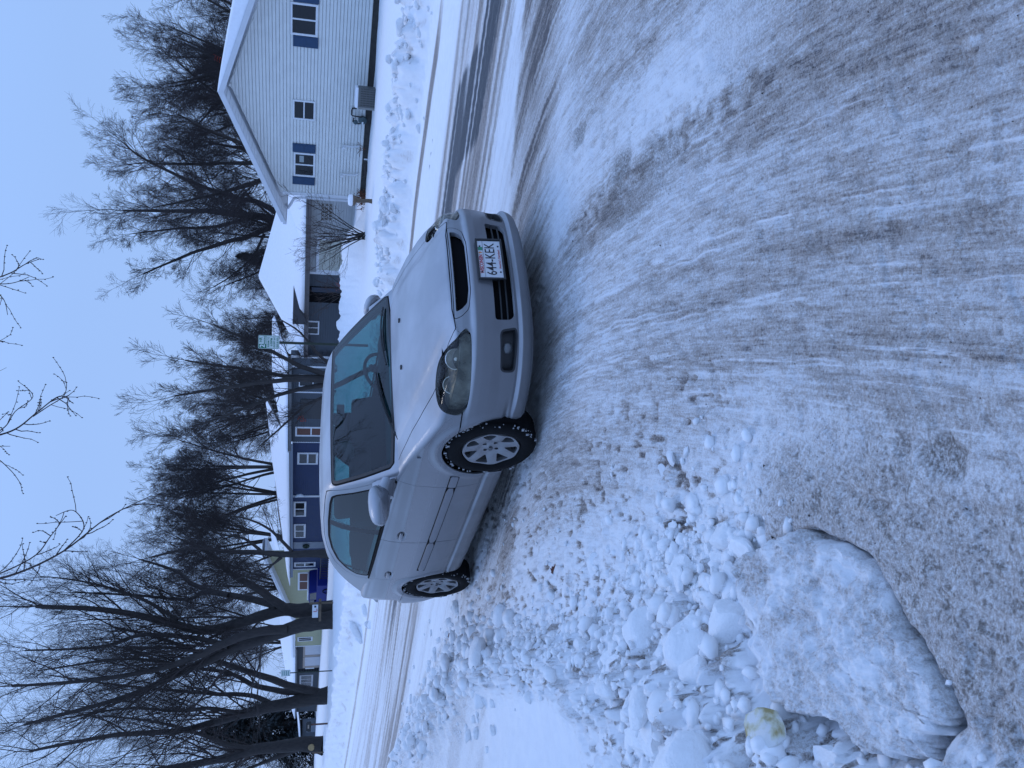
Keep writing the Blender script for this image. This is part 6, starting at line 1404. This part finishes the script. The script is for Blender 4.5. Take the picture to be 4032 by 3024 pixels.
# trim line of the door frame
DFP = roundpoly([(-.44, .87), (-.60, 1.0), (-.82, 1.16), (-1.01, 1.31), (-1.10, 1.345), (-1.24, 1.352), (-1.58, 1.353), (-1.88, 1.34), (-2.12, 1.305), (-2.33, 1.235), (-2.46, 1.14), (-2.53, 1.05), (-2.49, .95), (-2.47, .86)], .03, 5)
dff = lambda x, y, z: np.where((np.abs(y) > .45) & (z > .80), poly_sdf(x, z, DFP), 1.)
DF, CAB2 = do(CAB2, dff); DF, _ = do(DF, lambda x, y, z: dff(x, y, z)+.004)
roof = sheet('roof', CAB2, M_paint, car, .02)
ws = sheet('windscreen', WSG, M_glass, car, .004); sheet('windscreen_border', WSF, M_black, ws, .004); sheet('windscreen_seal', WSR, M_rubber, ws, .012)
rg = sheet('rear_window', RGG, M_glass, car, .004); sheet('rear_window_seal', RGR, M_rubber, rg, .01)
for sg in (-1, 1):
    f1 = side(DF, sg)
    dfo = sheet('door_frame', f1, M_paint, car, .015)
    sheet('window_seal', side(SGR, sg), M_rubber, dfo, .008); sheet('door_pillar', side(BPI, sg), M_black, dfo, .008); sheet('quarter_bar', side(QPI, sg), M_black, dfo, .008)
    g = compact(side(SGG, sg)); cxm = g[0][g[2]][:, :, 0].mean(1)
    for lo_, hi_ in ((-1.49, 0), (-2.33, -1.49), (-3, -2.33)):
        w_ = sheet('side_window', (g[0], g[1], g[2][(cxm > lo_) & (cxm <= hi_)]), M_glass, car, .003)
# liner beneath the roof skin, cowl
v, n_, t_ = compact(CAB2); k_ = (v[:, 2] > 1.30); tt = t_[k_[t_].all(1)]; mesh_np('headlining', v-n_*.028, tt, mat('headlining', (.30, .31, .32), .9), roof)
# belt weather strip
for sg in (-1, 1):
    bs = MB(); P0 = [(x, sg*(ysd(z, x)+.010), z) for x, z in [(-.50, .884), (-.9, .899), (-1.33, .908), (-1.8, .921), (-2.2, .932), (-2.43, .940)]]
    bs.tube(P0, .008, 6); bs.build('belt_strip', M_rubber, car, True)
# cowl at the foot of the windscreen
cw = MB(); yv = np.linspace(-.74, .74, 25); prof_c = []
Vv = []
for y in yv:
    xb = -.232-.20*y*y-.012*y*y
    for dx, dz in ((.012, -.004), (-.03, .002), (-.085, -.012)):
        x = xb+dx-.0; Vv.append((x-.02, y, max(float(Ttop(np.array(x-.02), np.array(y)))+.004+dz, 0)))
cw.addnp(Vv, [(3*i+j, 3*i+3+j, 3*i+4+j, 3*i+1+j) for i in range(24) for j in (0, 1)])
# wipers
for (p0, p1) in (((-.255, -.60), (-.36, .02)), ((-.26, .02), (-.355, .62))):
    wp = MB(); k = np.linspace(0, 1, 9); P = []
    for t in k:
        x = p0[0]+(p1[0]-p0[0])*t-.02; y = p0[1]+(p1[1]-p0[1])*t
        P.append((x, y, float(ztc(np.array(x), np.array(y)))+.016+.012*math.sin(PI*t)))
    wp.tube(P, .007, 5); wp.tube([(q[0]-.01, q[1], q[2]-.016) for q in P[2:]], .005, 4); wp.build('wiper', M_black, car, True)
for y in (-.20, .20):
    nz_ = MB(); nz_.box((.02, y, float(Ttop(np.array(.02), np.array(y)))+.004), (.022, .028, .012)); nz_.build('washer_jet', M_black, car, True, .003)
# mirrors
for sg in (-1, 1):
    mc_, mw_, mx_ = (-.965, 1.28, 0) if sg < 0 else (.875, .66, -.13)
    mm = MB(); a = np.linspace(0, 2*PI, 22, endpoint=False); R0 = []
    stat = [(-.64, .001, .001), (-.638, .06, .06), (-.632, .085, .078), (-.60, .105, .09), (-.55, .112, .092), (-.51, .100, .084), (-.475, .075, .066), (-.455, .035, .035), (-.45, .001, .001)]
    for (x, ry, rz) in stat:
        for t in a:
            c_, s_ = math.cos(t), math.sin(t); c_, s_ = np.sign(c_)*abs(c_)**.75, np.sign(s_)*abs(s_)**.75
            R0.append((x+mx_, mc_+sg*(ry*mw_*c_-.15*ry*s_), 1.000+rz*.80*s_*(1-.18*c_)+.05*rz*c_))
    n_ = len(a); mm.add(R0, [(i*n_+j, i*n_+(j+1) % n_, (i+1)*n_+(j+1) % n_, (i+1)*n_+j) for i in range(len(stat)-1) for j in range(n_)])
    mm.prism([(-.645, .905), (-.44, .885), (-.50, .955), (-.62, 1.04)], sg*.765, sg*.805, 'y')
    mm.tube([(-.53+mx_, sg*.78, .925), (-.54+mx_, sg*.83, .945), (-.55+mx_, sg*(.90 if sg < 0 else .85), .96)], [.055, .055, .060] if sg < 0 else [.03, .03, .03], 12)
    mo = mm.build('wing_mirror', M_paint, car, True)
    g_ = MB(); g_.lathe([(0, 0), (.08, 0)], 20); M4 = np.eye(4); M4[:3, 0] = (0, 1, 0); M4[:3, 1] = (0, 0, .62); M4[:3, 2] = (-1, 0, 0); M4[:3, 3] = (-.645+mx_, mc_, 1.0); g_.xf(M4); g_.build('mirror_glass', M_chrome, mo)
# rub strips
for sg in (-1, 1):
    for (xa, xb, za, zb_) in ((-.335, -.495, .497, .498), (-.510, -1.478, .499, .511), (-1.494, -2.12, .511, .520)):
        bkp = MB(); P_ = [(xa+(xb-xa)*t, sg*(float(np.interp(-(xa+(xb-xa)*t), -OUT[:, 0], OUT[:, 1]))-.003), za+(zb_-za)*t) for t in np.linspace(-.006, 1.006, 12)]
        bkp.add([(p[0], p[1]+sg*dy, p[2]+dz) for p in P_ for dy, dz in ((0, -.034), (.006, -.033), (.006, .033), (0, .034))], [(4*i+j, 4*i+4+j, 4*i+5+j, 4*i+1+j) for i in range(11) for j in range(3)]); bkp.build('strip_gasket', M_rubber, car)
        rs = MB(); n1 = 14; P = np.linspace(0, 1, n1); Vv = []
        for t in P:
            x = xa+(xb-xa)*t; z = za+(zb_-za)*t; y = float(np.interp(-x, -OUT[:, 0], OUT[:, 1]))
            endk = 1 if 0 < t < 1 else .6
            for dy, dz in ((-.006, -.030*endk), (.010*endk, -.026*endk), (.013*endk, .0), (.010*endk, .026*endk), (-.006, .030*endk)): Vv.append((x, sg*(y+dy), z+dz))
        rs.add(Vv, [(5*i+j, 5*i+5+j, 5*i+6+j, 5*i+1+j) for i in range(n1-1) for j in range(4)]+[(0, 1, 2, 3, 4), tuple(range(5*n1-1, 5*n1-6, -1))]); rs.build('rub_strip', M_trim, car, True)
# ---- interior
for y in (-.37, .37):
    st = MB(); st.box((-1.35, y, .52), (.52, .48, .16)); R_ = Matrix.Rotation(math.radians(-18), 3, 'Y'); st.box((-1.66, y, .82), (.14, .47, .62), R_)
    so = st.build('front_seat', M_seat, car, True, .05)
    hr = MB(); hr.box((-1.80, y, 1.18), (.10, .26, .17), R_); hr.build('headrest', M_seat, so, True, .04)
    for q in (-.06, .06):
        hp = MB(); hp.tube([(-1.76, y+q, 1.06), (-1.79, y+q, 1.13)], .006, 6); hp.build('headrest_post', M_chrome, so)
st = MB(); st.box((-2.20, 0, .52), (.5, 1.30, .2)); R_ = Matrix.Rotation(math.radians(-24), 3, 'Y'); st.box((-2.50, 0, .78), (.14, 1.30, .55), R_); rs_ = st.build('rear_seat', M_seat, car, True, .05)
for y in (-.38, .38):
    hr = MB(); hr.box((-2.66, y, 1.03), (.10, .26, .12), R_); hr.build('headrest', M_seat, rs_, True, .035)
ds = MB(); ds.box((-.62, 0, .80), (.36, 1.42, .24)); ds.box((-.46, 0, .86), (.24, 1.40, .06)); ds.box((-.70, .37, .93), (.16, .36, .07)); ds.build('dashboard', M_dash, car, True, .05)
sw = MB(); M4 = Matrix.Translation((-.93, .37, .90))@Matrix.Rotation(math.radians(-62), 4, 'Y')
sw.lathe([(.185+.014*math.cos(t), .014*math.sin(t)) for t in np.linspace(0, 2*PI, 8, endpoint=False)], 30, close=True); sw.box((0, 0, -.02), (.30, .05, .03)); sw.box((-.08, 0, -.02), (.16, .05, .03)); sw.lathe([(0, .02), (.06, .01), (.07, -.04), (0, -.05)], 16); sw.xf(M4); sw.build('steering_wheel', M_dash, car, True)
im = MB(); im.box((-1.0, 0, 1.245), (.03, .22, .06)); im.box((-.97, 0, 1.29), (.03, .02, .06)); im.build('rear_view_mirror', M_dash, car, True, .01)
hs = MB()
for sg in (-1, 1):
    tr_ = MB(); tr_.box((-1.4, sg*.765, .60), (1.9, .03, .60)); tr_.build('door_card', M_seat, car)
# ---- wheels
def wheel(hx, sg, steer=0):
    w = empty('wheel'); w.parent = car; w.location = (hx, sg*WY, WR); w.rotation_euler = (0, 0, (PI if sg > 0 else 0)+steer)
    # local: -y is outboard
    ty_ = MB(); tp = [(.198, -.088), (.203, -.094), (.215, -.101), (.240, -.106), (.262, -.105), (.284, -.099), (.297, -.088), (.303, -.078), (.3075, -.062), (.3085, 0), (.3075, .062), (.297, .09), (.25, .105), (.20, .095)]
    n_ = 96; a = np.linspace(0, 2*PI, n_, endpoint=False); Vt = []
    for i, t in enumerate(a):
        for j, (r, h) in enumerate(tp):
            g = 0
            if 6 <= j <= 11 and (i % 3 == 0): g = .006
            if 3 <= j <= 5 and 0: g = 0
            Vt.append(((r-g)*math.cos(t), h, (r-g)*math.sin(t)))
    m_ = len(tp); ty_.add(Vt, [(i*m_+j, i*m_+j+1, ((i+1) % n_)*m_+j+1, ((i+1) % n_)*m_+j) for i in range(n_) for j in range(m_-1)])
    ty = ty_.build('tyre', M_rubber, w, 'all')
    for rr_ in (.298,):
        for h in (-.035, 0, .035): pass
    # alloy: lip, barrel and a face cut by seven windows
    rim_ = MB(); rim_.lathe([(.203, -.088), (.2075, -.093), (.2085, -.100), (.205, -.1035), (.200, -.102), (.196, -.094), (.190, -.086), (.186, -.080)], 72, axis='y')
    rm = rim_.build('rim_lip', M_alloy, w, 'all'); 
    br = MB(); br.lathe([(.188, -.082), (.178, -.055), (.165, -.02), (.165, .07)], 48, axis='y'); br.lathe([(.165, .03), (0, .03)], 48, axis='y'); br.build('rim_barrel', mat('brake_dust', (.10, .095, .095), .7, .3, .2, 60, .3, 12), w, True)
    R_ = np.r_[np.linspace(.012, .19, 30)]; A_ = np.linspace(0, 2*PI, 196, endpoint=False)
    rr_, aa = np.meshgrid(R_, A_, indexing='ij')
    h = -.070-.020*np.clip(rr_/.19, 0, 1)**1.3+.012*np.exp(-((rr_-.055)/.03)**2)*1.0-.004
    spoke = np.cos(aa*7)                                     # ridge along each spoke
    h = h-.004*spoke*sstep(.06, .11, rr_)
    Vd = np.stack([rr_*np.sin(aa), h, rr_*np.cos(aa)], -1).reshape(-1, 3)
    i = np.arange(29)[:, None]*196+np.arange(196)[None]; j = np.arange(29)[:, None]*196+(np.arange(196)[None]+1) % 196
    T_ = np.concatenate([np.stack([i.ravel(), j.ravel(), (j+196).ravel()], 1), np.stack([i.ravel(), (j+196).ravel(), (i+196).ravel()], 1)])
    N_ = vnormals(Vd, T_)
    if N_[:, 1].mean() > 0: T_ = T_[:, ::-1]; N_ = -N_
    r_ = np.hypot(Vd[:, 0], Vd[:, 2]); an = np.arctan2(Vd[:, 0], Vd[:, 2]); da = (an-PI/7+PI/7) % (2*PI/7)-PI/7   # 0 in mid window
    lx, ly = r_*np.cos(da), r_*np.sin(da)
    WIN = roundpoly([(.088, 0), (.165, -.046), (.1745, -.030), (.178, 0), (.1745, .030), (.165, .046)], .016, 4)
    _, FC = cut(Vd, N_, T_, poly_sdf(lx, ly, WIN))
    for q in range(4):
        t = q*PI/2+.55; FC = compact(FC); _, FC = cut(*FC, np.hypot(FC[0][:, 0]-.052*math.sin(t), FC[0][:, 2]-.052*math.cos(t))-.0135)
    Vf, Nf, Tf, Ff = rim(FC, .038)
    mesh_np('alloy_face', Vf, [Tf, Ff], M_alloy, w, True, Nf)
    for q in range(4):
        t = q*PI/2+.55; nb_ = MB(); nb_.lathe([(0, -.070), (.006, -.070), (.0085, -.066), (.0085, -.045)], 6, axis='y', c=(.052*math.sin(t), 0, .052*math.cos(t))); nb_.build('wheel_nut', M_chrome, w)
    hc = MB(); hc.lathe([(0, -.083), (.020, -.0825), (.028, -.080), (.031, -.074), (.031, -.05)], 28, axis='y'); hco = hc.build('hub_cap', M_alloy, w, True)
    ov = MB(); P = [(.022*math.sin(t), -.0845, .0135*math.cos(t)) for t in np.linspace(0, 2*PI, 30)]; ov.tube(P, .0016, 5)
    for x1, x2 in ((-.011, -.005), (.005, .011)): ov.tube([(x1, -.0850, -.0095), (x2, -.0850, .0095)], .002, 5)
    ov.tube([(-.008, -.0850, -.001), (.008, -.0850, .001)], .0018, 5); ov.build('badge', M_ink, hco, True)
    # snow packed onto the shoulder of the tyre
    sn = MB(); rs = random.Random(int(hx*10)+sg+5)
    for q in range(130):
        t = rs.uniform(0, 2*PI)
        if math.cos(t-.3) < -.75 and rs.random() < .4: continue
        r0 = rs.uniform(.288, .308); y0_ = -rs.uniform(.060, .102); s_ = rs.uniform(.0022, .0065)
        c = np.array([r0*math.sin(t), y0_, r0*math.cos(t)])
        V8 = np.array([[x, y, z] for x in (-1, 1) for y in (-1, 1) for z in (-1, 1)])*s_*[[rs.uniform(.6, 1.8), .7, rs.uniform(.6, 1.8)]]
        V8 += np.array([[rs.uniform(-.3, .3)*s_ for _ in range(3)] for _ in range(8)])
        sn.add(V8+c, [(0, 1, 3, 2), (4, 6, 7, 5), (0, 4, 5, 1), (2, 3, 7, 6), (0, 2, 6, 4), (1, 5, 7, 3)])
    sn.build('caked_snow', M_tyre_snow, ty, 'all', kind='stuff')
    return w
w0 = wheel(HUBF, -1, math.radians(2))
for hx, sg, spin in ((HUBF, 1, 0), (HUBR, -1, .4), (HUBR, 1, 1)):
    w1 = copy_tree(w0, car); w1.location = (hx, sg*WY, WR); w1.rotation_euler = (0, spin, PI if sg > 0 else 0); w1.rotation_euler = (Matrix.Rotation(PI if sg > 0 else 0, 3, 'Z')@Matrix.Rotation(spin, 3, 'Y')).to_euler()
# ---- number plate (text helper is in the head)
pl = empty('number_plate'); pl.parent = car; pl.location = (.918, .03, .408); pl.rotation_euler = (0, math.radians(-3), 0)
pf = MB(); pf.box((-.002, 0, 0), (.006, .300, .150)); po = pf.build('plate', M_plate, pl, bevel=.002)
fr_ = MB()
for c_, d_ in (((.003, 0, .079), (.012, .330, .012)), ((.003, 0, -.079), (.012, .330, .012)), ((.003, .159, 0), (.012, .012, .146)), ((.003, -.159, 0), (.012, .012, .146))): fr_.box(c_, d_)
fr_.build('plate_frame', M_black, pl, bevel=.002)
ln = MB(); ln.box((.0022, 0, .040), (.001, .296, .0015)); ln.build('plate_line', M_ink, pl)
rt = (PI/2, 0, PI/2)
text_obj('plate_number', '644-KEK', .090, M_ink, pl, (.0018, 0, -.006), rt, sx=.80, bold=.0004)
text_obj('plate_state', 'WISCONSIN', .034, M_red, pl, (.0018, -.040, .056), rt, sx=.80, bold=.0008)
text_obj('plate_motto', "America's Dairyland", .021, M_red, pl, (.0018, 0, -.059), rt, sx=.9)
text_obj('plate_year', '9', .030, mat('sticker_orange', (.6, .2, .03), .5), pl, (.0018, .052, .056), rt, bold=.001)
stk = MB(); stk.box((.0020, .085, .056), (.001, .026, .028)); stk.build('sticker', mat('sticker_green', (.03, .22, .12), .5), pl)
for y, z in ((-.105, .058), (.105, .058), (-.105, -.058), (.105, -.058)):
    sc = MB(); sc.lathe([(0, .006), (.005, .005), (.006, 0)], 10, axis='x', c=(.0, y, z)); sc.build('plate_screw', M_ink, pl)
# plate mount
pm = MB(); pm.box((.885, .03, .40), (.045, .26, .10)); pm.build('plate_mount', M_black, car)
# underside shadow gap filler: bumper undertray
ut = MB(); ut.box2((.30, -.55, .18), (.66, .55, .20)); ut.build('undertray', M_void, car)
# slim snow left on the rear window ledge
